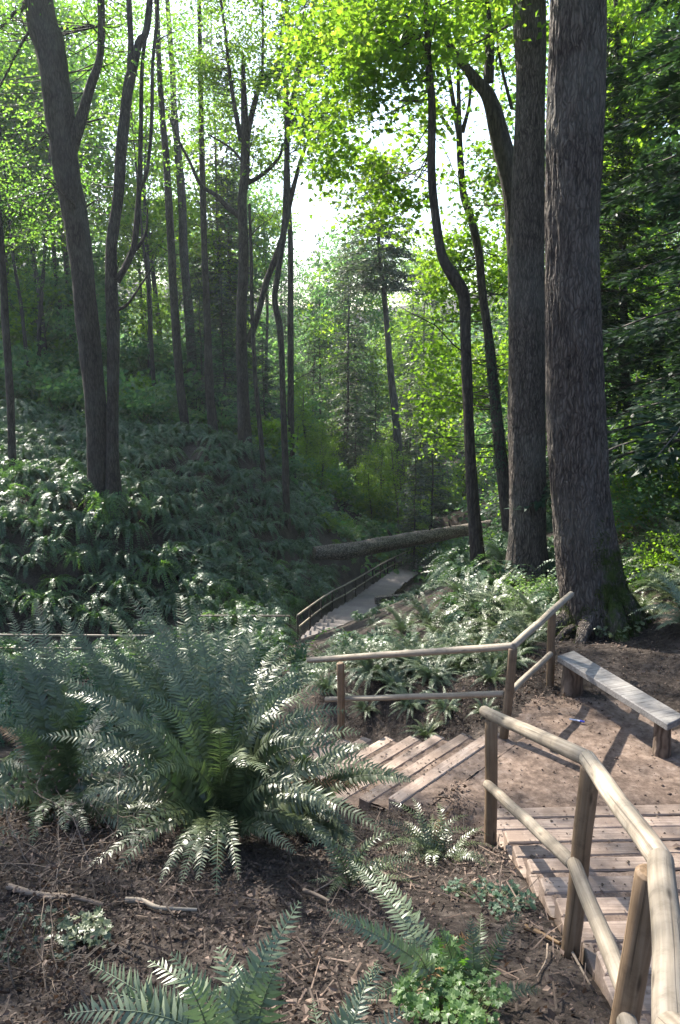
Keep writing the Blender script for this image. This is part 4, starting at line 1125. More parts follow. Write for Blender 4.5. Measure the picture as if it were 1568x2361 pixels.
def great_trunk(label, edges, D, group, flare=None, seg=150, ridge=.055, moss=False, roots=()):
    """edges: (py, left px, right px)"""
    rows = sorted(edges, key=lambda e: -e[0]); P = []
    for e in rows:
        w = at((e[1] + e[2]) / 2, e[0], D); P.append((w.x, w.y, w.z, (e[2] - e[1]) / 2 / F * depth(w)))
    a = P[0]; P.insert(0, (a[0], a[1], a[2] - .7, a[3] * 1.25))
    b = P[-1]; P.append((b[0] - .1, b[1] + .3, b[2] + 4, b[3] * .85)); P.append((b[0] - .1, b[1] + .6, b[2] + 12, b[3] * .5))
    S = smoothpath(P, 34)
    t = empty('great_maple_tree', (a[0], a[1], a[2]), label, 'tree', group)
    mb = MB(); mb.tube(S[:, :3], S[:, 3], seg, lump=.10, lumpscale=.6, ridge=ridge, nr=9)
    for (az, L_, r_, h) in roots:
        c = np.array(a[:3]); dr = np.array([math.cos(az), math.sin(az), 0])
        Q = [c + dr * .1 + np.array([0, 0, h]), c + dr * a[3] * .75 + np.array([0, 0, h * .55]), c + dr * (a[3] + L_ * .4) + np.array([0, 0, .12])]
        e = c + dr * (a[3] + L_); e[2] = gz(e[0], e[1]) - .12; Q.append(e)
        Sq = smoothpath(Q, 9); mb.tube(Sq, np.linspace(r_, r_ * .35, len(Sq)), 30, lump=.35, lumpscale=3, ridge=.08)
    me = mb.mesh('trunk', M['bark_big'])
    at_ = me.attributes.new('moss', 'FLOAT', 'POINT')
    co = np.empty(len(me.vertices) * 3, np.float32); me.vertices.foreach_get('co', co); co = co.reshape(-1, 3)
    if moss:
        z0 = a[2]
        fac = (1 - sstep(.9, 2.7, co[:, 2] - z0)) * sstep(a[0] - .35, a[0] + .05, co[:, 0] + .12 * (co[:, 2] - z0))
        fac = np.maximum(fac * 1.0, (1 - sstep(.3, .9, co[:, 2] - z0)) * .8)
    else: fac = (1 - sstep(.2, 1.2, co[:, 2] - a[2])) * .45
    at_.data.foreach_set('value', fac.astype(np.float32))
    link('trunk', me, t)
    if moss:
        w = np.nonzero(fac > .55)[0]; w = rng.choice(w, 14000); nv = np.empty(len(me.vertices) * 3, np.float32); me.vertices.foreach_get('normal', nv); nv = nv.reshape(-1, 3)
        C = co[w] + rng.normal(0, .015, (len(w), 3)); keep = np.array([noise.noise(Vector(c * 3.0)) > -.05 for c in C]); C = C[keep]; w = w[keep]
        mb = MB(); add_leaves(mb, C, rng.normal(0, .6, (len(C), 3)) + nv[w], nv[w] * .9 + rng.normal(0, .5, (len(C), 3)) - np.array([0, 0, .5]), rng.uniform(.02, .07, len(C)), NARROW)
        mb.build('moss', M['moss'], t, smooth=False)
    return t, S

g1, S15 = great_trunk('second great grey trunk, the slimmer and left one of the pair', [(0, 1184, 1256), (150, 1188, 1256), (300, 1187, 1255), (590, 1177, 1253), (900, 1173, 1257), (1180, 1174, 1258), (1280, 1168, 1264), (1345, 1158, 1276)], 15, 'pair of great trunks', ridge=.05,
    roots=[(3.4, .5, .13, .5), (4.6, .5, .14, .5), (5.8, .5, .12, .5)])
g2, S16 = great_trunk('widest great grey trunk with a mossy root flare at its foot', [(0, 1268, 1395), (150, 1264, 1393), (300, 1261, 1389), (590, 1260, 1381), (900, 1262, 1388), (1080, 1267, 1395), (1200, 1276, 1408), (1300, 1288, 1424), (1380, 1296, 1440), (1455, 1300, 1455)], 11, 'pair of great trunks', ridge=.085, moss=True, seg=200,
    roots=[(3.3, .35, .16, .6), (4.1, .45, .15, .7), (4.9, .4, .18, .8), (5.6, .4, .17, .9), (6.1, .55, .15, .9), (.5, .7, .16, .8), (3.7, .5, .08, .3), (5.25, .6, .07, .35), (5.9, .8, .06, .35)])
# their crowns, mostly above the frame
for (tt, S_, dd_, spec) in ((g1, S15, 15, [(1330, -260, 15, 3, 3, 2.5, 90), (1130, -200, 16, 2.5, 3, 2, 70)]), (g2, S16, 11, [(1450, -500, 11, 3, 3, 2, 90), (1250, -600, 11.5, 3, 3, 2.5, 90)])):
    cb, tb = MB(), MB()
    for (px, py, d, rx, ry, rz, n) in spec:
        bp = blob_points(at(px, py, d), (rx, ry, rz), n, .2, -.05, .6); sprays(cb, bp, 22, .6, .15, KITE)
        connect(tb, bp, S_[:, :3], .2, .03)
    cb.build('crown', M['maple'], tt, smooth=False); tb.build('branch', M['bark'], tt)

# ivy on the wavy trunk
S, R_ = tree_path([(1128, 790, 21), (1138, 890, 24), (1151, 1015, 27), (1158, 1075, 30)], 24, 0, 0)
ip = []
for k in range(900):
    i = rnd.randint(0, len(S) - 1); a = rnd.uniform(0, 6.28); r = R_[i] * 1.12
    ip.append((S[i] + np.array([math.cos(a) * r, math.sin(a) * r, rnd.uniform(-.15, .15)]), (math.cos(a), math.sin(a), .4)))
mb = MB(); add_leaves(mb, np.array([p[0] for p in ip]), np.array([p[1] for p in ip]), rng.normal(0, 1, (len(ip), 3)) + np.array([0, 0, -1]), rng.uniform(.05, .1, len(ip)))
o = mb.build('ivy', M['conifer'], smooth=False); tag(o, 'dark ivy leaves wrapping the lower wavy trunk', 'ivy')

# --- conifers
def conifer_mesh(h, base, L, nb, droop, leafn, leafs, seed, mat, first=.12, tr=.2):
    rs = np.random.default_rng(seed); rr = random.Random(seed)
    tb, cb = MB(), MB()
    P = np.array([[.15 * noise.noise((k * .5, seed, 0)), .15 * noise.noise((k * .5, seed, 5)), h * k / 12] for k in range(13)])
    P[0, 2] = -.8
    tb.tube(P, np.linspace(tr, .02, 13), 8, cap=False)
    C, Nn, D = [], [], []
    for k in range(nb):
        u = first + (1 - first) * (k + rr.random()) / nb
        z = h * u; a = rr.uniform(0, 6.28); l_ = L * (1 - u) ** .75 * rr.uniform(.55, 1.1) + .25
        x0 = np.interp(z, P[:, 2], P[:, 0]); y0 = np.interp(z, P[:, 2], P[:, 1])
        d = np.array([math.cos(a), math.sin(a), 0]); s = np.array([-d[1], d[0], 0])
        t = np.linspace(0, 1, 7)[:, None]
        B = np.array([x0, y0, z]) + d * l_ * t + np.array([0, 0, 1]) * (l_ * (.12 * t - droop * t ** 2))
        tb.tube(B, np.linspace(.02 + .008 * l_, .006, 7), 3, cap=False)
        m_ = max(6, int(leafn * l_ / L))
        tt = rs.uniform(.12, 1, m_); side = rs.choice([-1, 1], m_)
        w = (1.05 - tt) * .42 * l_ * rs.uniform(.1, 1, m_) + .03
        base_ = np.stack([np.interp(tt, t[:, 0], B[:, q_]) for q_ in range(3)], 1)
        c = base_ + s * (side * w)[:, None] + d * (w * .5)[:, None] + np.array([0, 0, -1]) * (w * .25 + rs.uniform(0, .10, m_))[:, None]
        C.append(c); Nn.append(np.array([0, 0, 1]) + rs.normal(0, .3, (m_, 3))); D.append(d * .8 + s * side[:, None] * .8 + np.array([0, 0, -.35]) + rs.normal(0, .25, (m_, 3)))
    C, Nn, D = map(np.concatenate, (C, Nn, D))
    add_leaves(cb, C, Nn, D, leafs * rs.uniform(.6, 1.3, len(C)), (np.array([[0, 0, 0], [.2, .35, -.03], [0, 1, -.12], [-.2, .35, -.03]]), [[0, 1, 2, 3]]))
    return tb.mesh('trunk', M['bark_far']), cb.mesh('crown', M[mat], False)

def put_tree(name, meshes, x, y, z, s, label, cat='tree', group=None, rz=None, sz=None):
    t = empty(name, (x, y, z), label, cat, group)
    t.rotation_euler = (0, 0, rnd.uniform(0, 6.28) if rz is None else rz); t.scale = (s, s, sz or s)
    for nm, me in zip(('trunk', 'crown'), meshes):
        o = bpy.data.objects.new(nm, me); COL.objects.link(o); o.parent = t
    return t

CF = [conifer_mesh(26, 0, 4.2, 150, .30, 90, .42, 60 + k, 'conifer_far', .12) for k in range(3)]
CD = [conifer_mesh(20, 0, 4.2, 230, .34, 420, .21, 70 + k, 'conifer', .02) for k in range(2)]
CS = [conifer_mesh(12, 0, 2.6, 130, .25, 120, .24, 80 + k, 'conifer', .02, .12) for k in range(2)]

# centre valley conifer, built on its traced stem
tree('tall_conifer', 'tall hazy conifer with sparse drooping boughs in the valley centre', [
    [(866, 400, 4), (870, 500, 7), (877, 600, 9), (888, 700, 12), (900, 850, 15), (912, 960, 18), (923, 1085, 22)]], 72, (), ext=1.5, twigs=0, bmat='bark_far')
S, R_ = tree_path([(866, 400, 4), (870, 500, 7), (877, 600, 9), (888, 700, 12), (900, 850, 15), (912, 960, 18)], 72, 1.5, 0)
cb, tb = MB(), MB()
for k in range(190):
    u = rnd.random() ** .8; z = np.interp(1 - u * .62, np.linspace(0, 1, len(S)), S[:, 2]); x = np.interp(z, S[:, 2], S[:, 0]); a = rnd.uniform(0, 6.28)
    l_ = (.7 + 4.8 * u) * rnd.uniform(.5, 1); d = np.array([math.cos(a), math.sin(a), 0]); s = np.array([-d[1], d[0], 0]); t = np.linspace(0, 1, 7)[:, None]
    B = np.array([x, 72, z]) + d * l_ * t + np.array([0, 0, 1]) * l_ * (.15 * t - .35 * t ** 2)
    tb.tube(B, np.linspace(.04, .01, 7), 3, cap=False); m_ = int(26 * l_); tt = rng.uniform(.1, 1, m_); sd_ = rng.choice([-1, 1], m_)
    w = (1.1 - tt) * .3 * l_ * rng.uniform(0, 1, m_); b_ = np.stack([np.interp(tt, t[:, 0], B[:, q_]) for q_ in range(3)], 1)
    C = b_ + s * (sd_ * w)[:, None] - np.array([0, 0, 1]) * rng.uniform(0, .3, m_)[:, None]
    add_leaves(cb, C, np.array([0, 0, 1]) + rng.normal(0, .4, (m_, 3)), d + s * sd_[:, None] * .7 + np.array([0, 0, -.5]) + rng.normal(0, .3, (m_, 3)), rng.uniform(.25, .5, m_), (np.array([[0, 0, 0], [.2, .35, -.03], [0, 1, -.12], [-.2, .35, -.03]]), [[0, 1, 2, 3]]))
tc_ = [o for o in bpy.data.objects if o.name.startswith('tall_conifer')][0]
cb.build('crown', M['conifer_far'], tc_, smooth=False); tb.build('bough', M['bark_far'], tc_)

# dark conifers at the right edge
for (x, y, s, lb) in [(8.6, 15.8, 1.2, 'dark drooping conifer filling the right edge, nearest one'), (11.5, 24, 1.25, 'dark conifer behind the nearest one, visible beside the widest trunk'), (8.2, 27, .8, 'shorter dark conifer low between the right conifers')]:
    put_tree('drooping_conifer', CD[rnd.randint(0, 1)], x, y, gz(x, y), s, lb, group='dark conifers at the right edge')
for (px, D, s, lb) in [(520, 54, .95, 'small dense conifer between slim trunks left of centre'), (610, 57, .8, 'small conifer with flat boughs behind the kinked maple'), (470, 58, .9, 'young conifer beneath the slim straight trunks'), (960, 55, .75, 'blue-green young conifer right of the tall hazy conifer'), (1000, 64, 1.0, 'blue-green conifer beyond the fallen log'), (820, 78, .8, 'short conifer left of the tall hazy conifer')]:
    p = at(px, 1000, D); put_tree('young_conifer', CS[rnd.randint(0, 1)], p.x, D, gz(p.x, D), s, lb, group='young conifers in the understorey')

# --- background broadleaf and conifer trees
def broad_mesh(h, r, n, leaf, per, seed, mat, low=.25):
    rs = random.Random(seed); tb, cb = MB(), MB()
    lean = rs.uniform(-1.5, 1.5)
    S = smoothpath([(0, 0, -.8), (lean * .2, .2, h * .3), (lean * .6, 0, h * .6), (lean, .3, h * .95)], 6)
    tb.tube(S, np.linspace(.2, .05, len(S)), 7, lump=.1, lumpscale=.5, cap=False)
    cs = []
    for k in range(9):
        z = h * rs.uniform(low, 1.0); a = rs.uniform(0, 6.28); q_ = r * rs.uniform(.1, .65)
        cs += blob_points((math.cos(a) * q_ + lean * z / h, math.sin(a) * q_, z), (r * .5, r * .5, h * .11), n // 9, .1, -.1, .5)
    sprays(cb, cs, per, .9, leaf, KITE, .3, .35); connect(tb, cs, S, .3, .03)
    return tb.mesh('trunk', M['bark_far']), cb.mesh('crown', M[mat], False)

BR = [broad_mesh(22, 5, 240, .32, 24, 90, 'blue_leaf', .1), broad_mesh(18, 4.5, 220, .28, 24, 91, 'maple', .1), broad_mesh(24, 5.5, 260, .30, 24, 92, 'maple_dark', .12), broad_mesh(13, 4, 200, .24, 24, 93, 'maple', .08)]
back = []
def bgtree(kind, px, D, s, grp_label):
    x = at(px, 1000, D).x
    lst = {'c': CF, 'b': BR[:1], 'm': BR[1:2], 'd': BR[2:3], 's': BR[3:4]}[kind]
    nm = 'background_conifer' if kind == 'c' else 'background_maple'
    where = 'behind the left hillside trunks' if px < 430 else 'beyond the slim trunks left of centre' if px < 650 else 'at the far end of the valley' if px < 1010 else 'behind the great trunks at right'
    grp_label = {'c': 'grey-green conifer', 'b': 'blue-green leafy tree', 'm': 'bright yellow-green leafy tree', 'd': 'mid-green leafy tree', 's': 'low bushy bright tree'}[kind] + (' nearer and larger ' if D < 80 else ' farther off ') + where
    put_tree(nm, rnd.choice(lst), x, D, gz(x, D), s, grp_label, group=grp_label.replace('tree', 'trees').replace('conifer ', 'conifers '), sz=s * rnd.uniform(.9, 1.15))
CL = 'pale conifer in the hazy background forest'; BL = 'leafy tree in the hazy background forest'
r5 = random.Random(5)
for k in range(36):      # left forest
    bgtree(r5.choice('cbmddb'), r5.uniform(-300, 440), r5.uniform(62, 110), r5.uniform(.9, 1.3), BL)
for k in range(15):
    px = r5.uniform(420, 680); bgtree(r5.choice('cbmb'), px, r5.uniform(85, 130), r5.uniform(.5, .75), BL)
for k in range(30):      # valley centre, lower so that the sky opens above
    px = r5.uniform(620, 1020); bgtree(r5.choice('cbmms'), px, r5.uniform(86, 145), r5.uniform(.5, .8), BL)
for k in range(12):      # tall ones closing the canopy, thin enough for sky to show
    bgtree(r5.choice('bmc'), r5.choice([r5.uniform(430, 620), r5.uniform(790, 1000)]), r5.uniform(78, 110), r5.uniform(1.1, 1.45), BL)
for k in range(9):
    bgtree(r5.choice('cb'), r5.uniform(640, 790), r5.uniform(105, 150), r5.uniform(.95, 1.15), BL)
r8 = random.Random(8)
for k in range(34):      # the far ridge
    bgtree(r8.choice('bcdm'), -200 + k * 52 + r8.uniform(-20, 20), r8.uniform(135, 210), r8.uniform(.8, 1.2), BL)
for k in range(7):
    bgtree(r8.choice('mb'), r8.choice([r8.uniform(280, 640), r8.uniform(20, 280)]), r8.uniform(62, 80), r8.uniform(1.2, 1.45), BL)
for k in range(16):
    bgtree('s', r8.uniform(650, 980), r8.uniform(60, 84), r8.uniform(.35, .6), BL)
for k in range(5):
    px = r5.uniform(790, 1020); bgtree('c', px, r5.uniform(80, 110), r5.uniform(.8, 1.0), CL)
for k in range(24):
    D_ = r5.uniform(34, 85); bgtree(r5.choice('bmmsd'), r5.uniform(1010 + max(0, 72 - D_) * 6.5, 1480), D_, r5.uniform(.7, 1.1), BL)

# shrubs along the valley floor and edges
def shrub_mesh(r, h, n, leaf, per, mat, seed, tpl=KITE):
    tb, cb = MB(), MB(); bp = blob_points((0, 0, h * .55), (r, r, h * .55), n, .2, -.15, 1.2)
    sprays(cb, bp, per, .28, leaf, tpl, .35, .4)
    connect(tb, bp, np.array([[0, 0, -.1], [0, 0, .1], [0, 0, .2]]), .35, .012)
    return tb.mesh('stem', M['twig']), cb.mesh('foliage', M[mat], False)
SH = {'g': [shrub_mesh(1.2, 1.6, 90, .12, 16, 'maple', 1), shrub_mesh(1.0, 1.3, 80, .11, 16, 'maple_dark', 2)], 'p': [shrub_mesh(1.1, 1.5, 90, .11, 16, 'pale_leaf', 3)], 'b': [shrub_mesh(1.3, 1.7, 90, .13, 16, 'blue_leaf', 4)]}
SH.update({'G': [shrub_mesh(1.3, 1.7, 80, .24, 12, 'maple_dark', 11), shrub_mesh(1.2, 1.9, 70, .26, 12, 'maple', 12)], 'P': [shrub_mesh(1.2, 1.6, 80, .22, 12, 'pale_leaf', 13)], 'B': [shrub_mesh(1.3, 1.8, 80, .24, 12, 'blue_leaf', 14)]})
def shrub(kind, px, py, D, s, label, group=None, dx=0):
    if D < 46 and blocks(at(px, py, D).x, D, gz(at(px, py, D).x, D), 1.0, .7): return None
    p = at(px, py, D); me = rnd.choice(SH[kind])
    while s > .3 and blocks(p.x, D, gz(p.x, D), 2.2 * s, 1.4 * s): s *= .85
    t = empty('leafy_shrub', (p.x, D, gz(p.x, D) - .05), label, 'shrub', group); t.scale = (s, s, s * rnd.uniform(.8, 1.2)); t.rotation_euler = (0, 0, rnd.uniform(0, 6.28))
    for nm, m_ in zip(('stem', 'foliage'), me):
        o = bpy.data.objects.new(nm, m_); COL.objects.link(o); o.parent = t
    return t
r6 = random.Random(6)
for k in range(46):
    px, D = r6.uniform(680, 1060), r6.uniform(56, 95)
    shrub(r6.choice('GBBP'), px, 1200, D, r6.uniform(.8, 1.7), 'leafy shrub in the undergrowth beyond the fallen log', 'valley shrubs')
for k in range(110):
    px, D = r6.uniform(-80, 640), r6.uniform(50, 78)
    shrub(r6.choice('GPPBBB'), px, 1000, D, r6.uniform(.8, 1.9), 'leafy shrub high on the left hillside behind the trunks', 'hillside shrubs')
for k in range(30):
    px, D = r6.uniform(940, 1180), r6.uniform(20, 42)
    shrub(r6.choice('gbp'), px, 1200, D, r6.uniform(.8, 1.4), 'leafy shrub behind the slim trunks at right of centre', 'shrubs right of the boardwalk')
for k in range(16):
    px, D = r6.uniform(700, 960), r6.uniform(46, 62)
    x = at(px, 1200, D).x
    if abs(x - np.interp(D, BWs[:, 1], BWs[:, 0])) < 2.2: continue
    shrub(r6.choice('pbg'), px, 1200, D, r6.uniform(.6, .9), 'low shrub around the fallen log', 'shrubs by the fallen log')
for (x, y, s) in [(4.35, 11.2, .8), (4.75, 10.5, .9), (4.1, 12.0, .7), (5.1, 11.2, .9), (4.9, 11.6, .9), (5.4, 10.9, .8), (5.9, 11.8, 1.0), (6.3, 12.9, 1.1), (5.2, 12.4, 1.0), (5.7, 13.6, 1.2), (6.8, 11.2, 1.0), (7.2, 13.0, 1.2), (4.8, 13.2, 1.1), (5.2, 9.6, .7), (5.6, 9.9, .8), (6.1, 10.4, .9), (4.3, 12.2, .9), (7.6, 12, 1.1)]:
    place_fern('mid', x, y, s, 'fern on the right bank between the widest trunk and the right edge', 'ferns on the right bank')
for (px, D, s) in [(1455, 13, .45), (1500, 12.5, .4), (1560, 12, .45), (1430, 17, .9), (1500, 18, 1.1), (1560, 16, 1.0), (1600, 15, .9), (1490, 22, 1.4)]:
    shrub('gb'[int(px) % 2], px, 1200, D, s, 'shrub on the right bank under the conifers', 'shrubs on the right bank')
shrub('p', 1150, 1200, 15.6, .75, 'white-flecked leafy shrub at the foot of the S-bent maple')
shrub('p', 1225, 1270, 13.2, .5, 'small pale shrub in front of the slimmer great trunk')
for (px, D, s) in [(1480, 16, 1.0), (1540, 14.5, .9), (1450, 20, 1.2), (1570, 19, 1.2)]:
    shrub('b', px, 1200, D, s, 'shrub on the right bank under the conifers', 'shrubs on the right bank')

# green cover of the far forest floor
n = 190000
x = rng.uniform(-130, 130, n); y = 50 + rng.random(n) ** 1.3 * 210
ok = np.abs(x) < y * .55 + 8
x, y = x[ok], y[ok]
dmb = np.sqrt(((np.c_[x, y][:, None] - BWs[None, ::6, :2]) ** 2).sum(-1)).min(1)
ok = (dmb > 2.0) & ~((x < -3) & (y < 72))
x, y = x[ok], y[ok]; z = ground(x, y)
hh = np.array([max(0, noise.noise((a * .35, b * .35, 7)) + .35) for a, b in zip(x, y)]) * 2.2
mb = MB(); add_leaves(mb, np.c_[x, y, z + rng.random(len(x)) * hh], np.array([0, -.2, 1]) + rng.normal(0, .5, (len(x), 3)), rng.normal(0, 1, (len(x), 3)), rng.uniform(.25, .6, len(x)) * (1 + (y - 50) / 90))
o = mb.build('undergrowth', M['blue_leaf'], smooth=False); tag(o, 'mixed green undergrowth over the far forest floor', 'undergrowth', None, 'stuff')

# fallen log
fl = empty('fallen_log', tuple(at(770, 1290, 44)), 'long fallen trunk lying across the valley above the boardwalk', 'log')
P = [at(725, 1276, 42.5), at(800, 1271, 43.2), at(870, 1259, 44.5), at(960, 1242, 46.5), at(1050, 1226, 48.5), at(1130, 1212, 50)]
S = smoothpath([(*p, r) for p, r in zip(P, (.34, .46, .44, .42, .39, .36))], 12)
mb = MB(); mb.tube(S[:, :3], S[:, 3], 36, lump=.2, lumpscale=1.0, ridge=.10, nr=7); mb.build('trunk', M['log'], fl)
for (px_, py_, D_, dx_, dz_) in [(830, 1262, 43.9, -.3, .5), (985, 1232, 47.2, .2, .45), (1040, 1222, 48.3, -.2, .6)]:
    mb = MB(); q_ = at(px_, py_, D_); mb.tube([q_, q_ + Vector((dx_ * .5, -.1, dz_ * .6)), q_ + Vector((dx_, -.1, dz_))], [.08, .055, .02], 7); mb.build('stub', M['bark'], fl)
mb = MB(); mb.tube([at(905, 1248, 47), at(900, 1232, 46.8), at(893, 1222, 46.5)], [.13, .09, .05], 8); mb.build('stub', M['bark'], fl)
mb = MB(); p = at(768, 1200, 61.5); p.z = gz(p.x, p.y)
mb.tube([p - Vector((0, 0, .4)), p + Vector((0, 0, .4)), p + Vector((0.02, 0, 1.1)), p + Vector((0.05, 0, 1.25))], [.42, .36, .33, .2], 18, lump=.25, lumpscale=3)
o = mb.build('tree_stump', M['log']); tag(o, 'short broken stump among the greenery beyond the fallen log', 'stump')

# unseen trees added out of frame at left so that their crowns shade the ferns and foreground
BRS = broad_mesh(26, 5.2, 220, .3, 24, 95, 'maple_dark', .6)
for (x, y, s, lb) in [(-20, 36, 1.1, 'tall broadleaf tree outside the left edge, behind the fern slope'), (-16.5, 29, 1.0, 'tall broadleaf tree outside the left edge, at the foot of the fern slope'), (-26, 42, 1.15, 'tall broadleaf tree farthest left outside the view')]:
    put_tree('added_shade_tree', BRS, x, y, gz(x, y), s, lb)
OPEN = [((.1, 7.9, -4.5), .75), ((.9, 7.3, -4.2), .5), ((-.6, 8.5, -4.8), .6), ((1.16, 5.6, -3.5), .25), ((.85, 5.6, -3.75), .32), ((3.1, 6.1, -4), .35), ((-.25, 5.7, -2.1), .6), ((-.9, 5.9, -1.9), .5), ((.15, 5.1, -2.8), .45),
        ((-1.7, 5.8, -2.4), .35), ((1.2, 4.5, -2.2), .22), ((1.12, 3.0, -1.9), .3), ((-.35, 2.8, -2.5), .45), ((-.9, 2.7, -2.6), .25), ((.3, 3.3, -2.7), .25), ((-1.2, 6.3, -2.1), .4), ((-.4, 6.4, -2.3), .45), ((.35, 2.75, -2.8), .25), ((-.9, 5.2, -2.8), .25), ((2.6, 5.2, -3.5), .25), ((1.9, 8.2, -3.3), .4), ((3.0, 8.2, -3.65), .3), ((.5, 9.2, -4.2), .5)]  # spots that the added crown leaves open to the sun
def shadow_xy(p, z=-3.5):
    k = (p[2] - z) / SDIR.z
    return p[0] - SDIR.x * k, p[1] - SDIR.y * k
OP = [(shadow_xy(p), r) for p, r in OPEN]
tb, cb = MB(), MB()
S = smoothpath([(-14.5, 17.5, gz(-14.5, 17.5) - .5), (-14.2, 17.6, -2), (-13, 17.8, 4), (-12, 18, 9), (-11, 18.2, 14)], 6)
tb.tube(S, np.linspace(.24, .06, len(S)), 14, lump=.15, lumpscale=.7)
bp = []
for p in blob_points((-11, 18.2, 12), (7.5, 6.8, 3.2), 860, 0, -.32, .5):
    sx, sy = shadow_xy(p)
    if any((sx - a) ** 2 + (sy - b) ** 2 < (r + .22) ** 2 for (a, b), r in OP): continue  # crown shaped with gaps along the sun rays to those spots
    bp.append(p)
sprays(cb, bp, 34, .42, .14, KITE, .3, .35)
connect(tb, [p for k, p in enumerate(bp) if k % 16 == 0], S, 1.0, .02)
t = empty('added_shade_tree', tuple(S[0]), 'slim broadleaf tree outside the left side of the view, leaning over the fern hollow', 'tree')
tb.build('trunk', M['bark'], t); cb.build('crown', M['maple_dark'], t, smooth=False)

# ------------------------------------------------------------------ forest floor detail
mb = MB(); n = 34000
x = np.r_[rng.uniform(-3.2, 1.25, n), rng.uniform(1.0, 4.8, 9000), rng.uniform(.8, 2.8, 3500), rng.uniform(-1.5, 2.6, 9000)]; y = np.r_[2.0 + rng.random(n) ** 1.1 * 5.2, rng.uniform(6, 11.5, 9000), rng.uniform(8.3, 10.3, 3500), rng.uniform(8.0, 11.5, 9000)]
ok = np.ones(len(x), bool)
ok &= ~((x > .35) & (y < 4.8) & (rng.random(len(x)) < .6))
inl = (x > 1.15) & (x < 3.5) & (y > 6) & (y < 8.6)
ok &= ~(inl & (rng.random(len(x)) > .05)); ok &= ~((x > 1.2) & (x < 3.1) & (y < 6.2) & (rng.random(len(x)) > .04))
x, y = x[ok], y[ok]; z = ground(x, y) + .012 + rng.uniform(0, .03, len(x))
z += np.array([bumpz(a, b, 0) for a, b in zip(x, y)]) * .8
add_leaves(mb, np.c_[x, y, z], np.array([0, 0, 1]) + rng.normal(0, .55, (len(x), 3)), rng.normal(0, 1, (len(x), 3)), np.minimum(.07, np.exp(rng.normal(-3.95, .45, len(x)))), KITE)
n2 = 2600; x = rng.uniform(-3.2, 1.2, n2); y = rng.uniform(2, 7, n2); z = ground(x, y) + .03; a = rng.uniform(0, 6.28, n2)
add_leaves(mb, np.c_[x, y, z], np.array([0, 0, 1]) + rng.normal(0, .3, (n2, 3)), np.c_[np.cos(a), np.sin(a), rng.normal(0, .2, n2)], rng.uniform(.05, .2, n2), (np.array([[-.03, 0, 0], [.03, 0, 0.01], [.02, 1, .02], [-.02, 1, 0]]), [[0, 1, 2, 3]]))
for k in range(2600):
    if k % 2:
        kk = rnd.randint(0, 12); p = f1(kk * TREAD1 + rnd.uniform(.02, .34) , rnd.uniform(.02, 1.7) ** 1.0, LAND + (13 - kk) * RISE1)
    else:
        kk = rnd.randint(0, N2 - 1); p = f2(kk * TREAD2 + rnd.uniform(.02, .34), rnd.uniform(.02, W2), LAND + .005 - kk * RISE2)
    add_leaves(mb, np.array([[p.x, p.y, p.z + .006]]), np.array([[rnd.gauss(0, .25), rnd.gauss(0, .25), 1]]), np.array([[rnd.gauss(0, 1), rnd.gauss(0, 1), 0]]), np.array([math.exp(rnd.gauss(-4.1, .5))]))
o = mb.build('leaf_litter', M['litter'], smooth=False); tag(o, 'dry brown leaves and bits of twig over the soil', kind='stuff')
# soil clods and pebbles
mb = MB(); n = 2600
oc = np.array([[1, 0, 0], [-1, 0, 0], [0, 1, 0], [0, -1, 0], [0, 0, 1], [0, 0, -1]]); of = np.array([[0, 2, 4], [2, 1, 4], [1, 3, 4], [3, 0, 4], [2, 0, 5], [1, 2, 5], [3, 1, 5], [0, 3, 5]])
x = rng.uniform(-2.5, 3.4, n); y = 2.2 + rng.random(n) * 6.8; z = ground(x, y) + .008
ok = ~((x > 1.2) & (x < 3.1) & (y < 6.3)); x, y, z = x[ok], y[ok], z[ok]
V = np.c_[x, y, z][:, None] + oc[None] * rng.uniform(.5, 1.2, (len(x), 6, 1)) * np.exp(rng.normal(-4.7, .4, len(x)))[:, None, None]
mb.add(V.reshape(-1, 3), [(np.arange(len(x))[:, None, None] * 6 + of[None]).reshape(-1, 3)])
o = mb.build('soil_clods', M['trail'], smooth=True); tag(o, 'small clods and pebbles on the soil', kind='stuff')

def stick(label, pts, r, mat='twig', forks=()):
    P = []
    for (px, py) in pts:
        h = hitground(px, py); h.z += r * .9 + .02; P.append(tuple(h))
    S = smoothpath(P, 8); mb = MB(); mb.tube(S, [r * (1 - .45 * i / len(S)) for i in range(len(S))], 9, lump=.2, lumpscale=5)
    for f_ in forks:
        Q = [tuple(hitground(px, py) + Vector((0, 0, r + .05 * k))) for k, (px, py) in enumerate(f_)]; S2 = smoothpath(Q, 6)
        mb.tube(S2, np.linspace(r * .6, r * .2, len(S2)), 6)
    o = mb.build('fallen_branch', M[mat]); tag(o, label, 'branch', 'sticks on the soil'); return o
stick('bleached pale stick on dark soil below the big fern', [(290, 2090), (330, 2100), (370, 2115), (455, 2118)], .018, 'rail')
stick('brown branch lying at the lower left, partly under leaves', [(20, 2060), (90, 2082), (165, 2085), (240, 2105)], .02, 'twig', [[(90, 2082), (140, 2105), (190, 2118)]])
stick('short dark root poking from the soil left of the bottom fern', [(255, 2190), (290, 2212), (325, 2228)], .012, 'bark')
stick('forked twig under the yellowed fern tip at centre', [(700, 2065), (735, 2080), (760, 2100)], .016, 'twig', [[(720, 2075), (760, 2065), (800, 2050)]])
stick('curled reddish bark strip beside the second railing post', [(1210, 2150), (1240, 2165), (1290, 2190)], .016, 'fern_dead')
stick('thin bent twig on bare soil right of the bright herb', [(1262, 2190), (1258, 2230), (1236, 2270)], .006)
stick('thin straight stick pointing to the foot of the second post', [(1310, 2195), (1330, 2235), (1360, 2285)], .009)
stick('short stick on the soil above the small tall-frond fern', [(905, 2042), (930, 2042), (965, 2038)], .012)

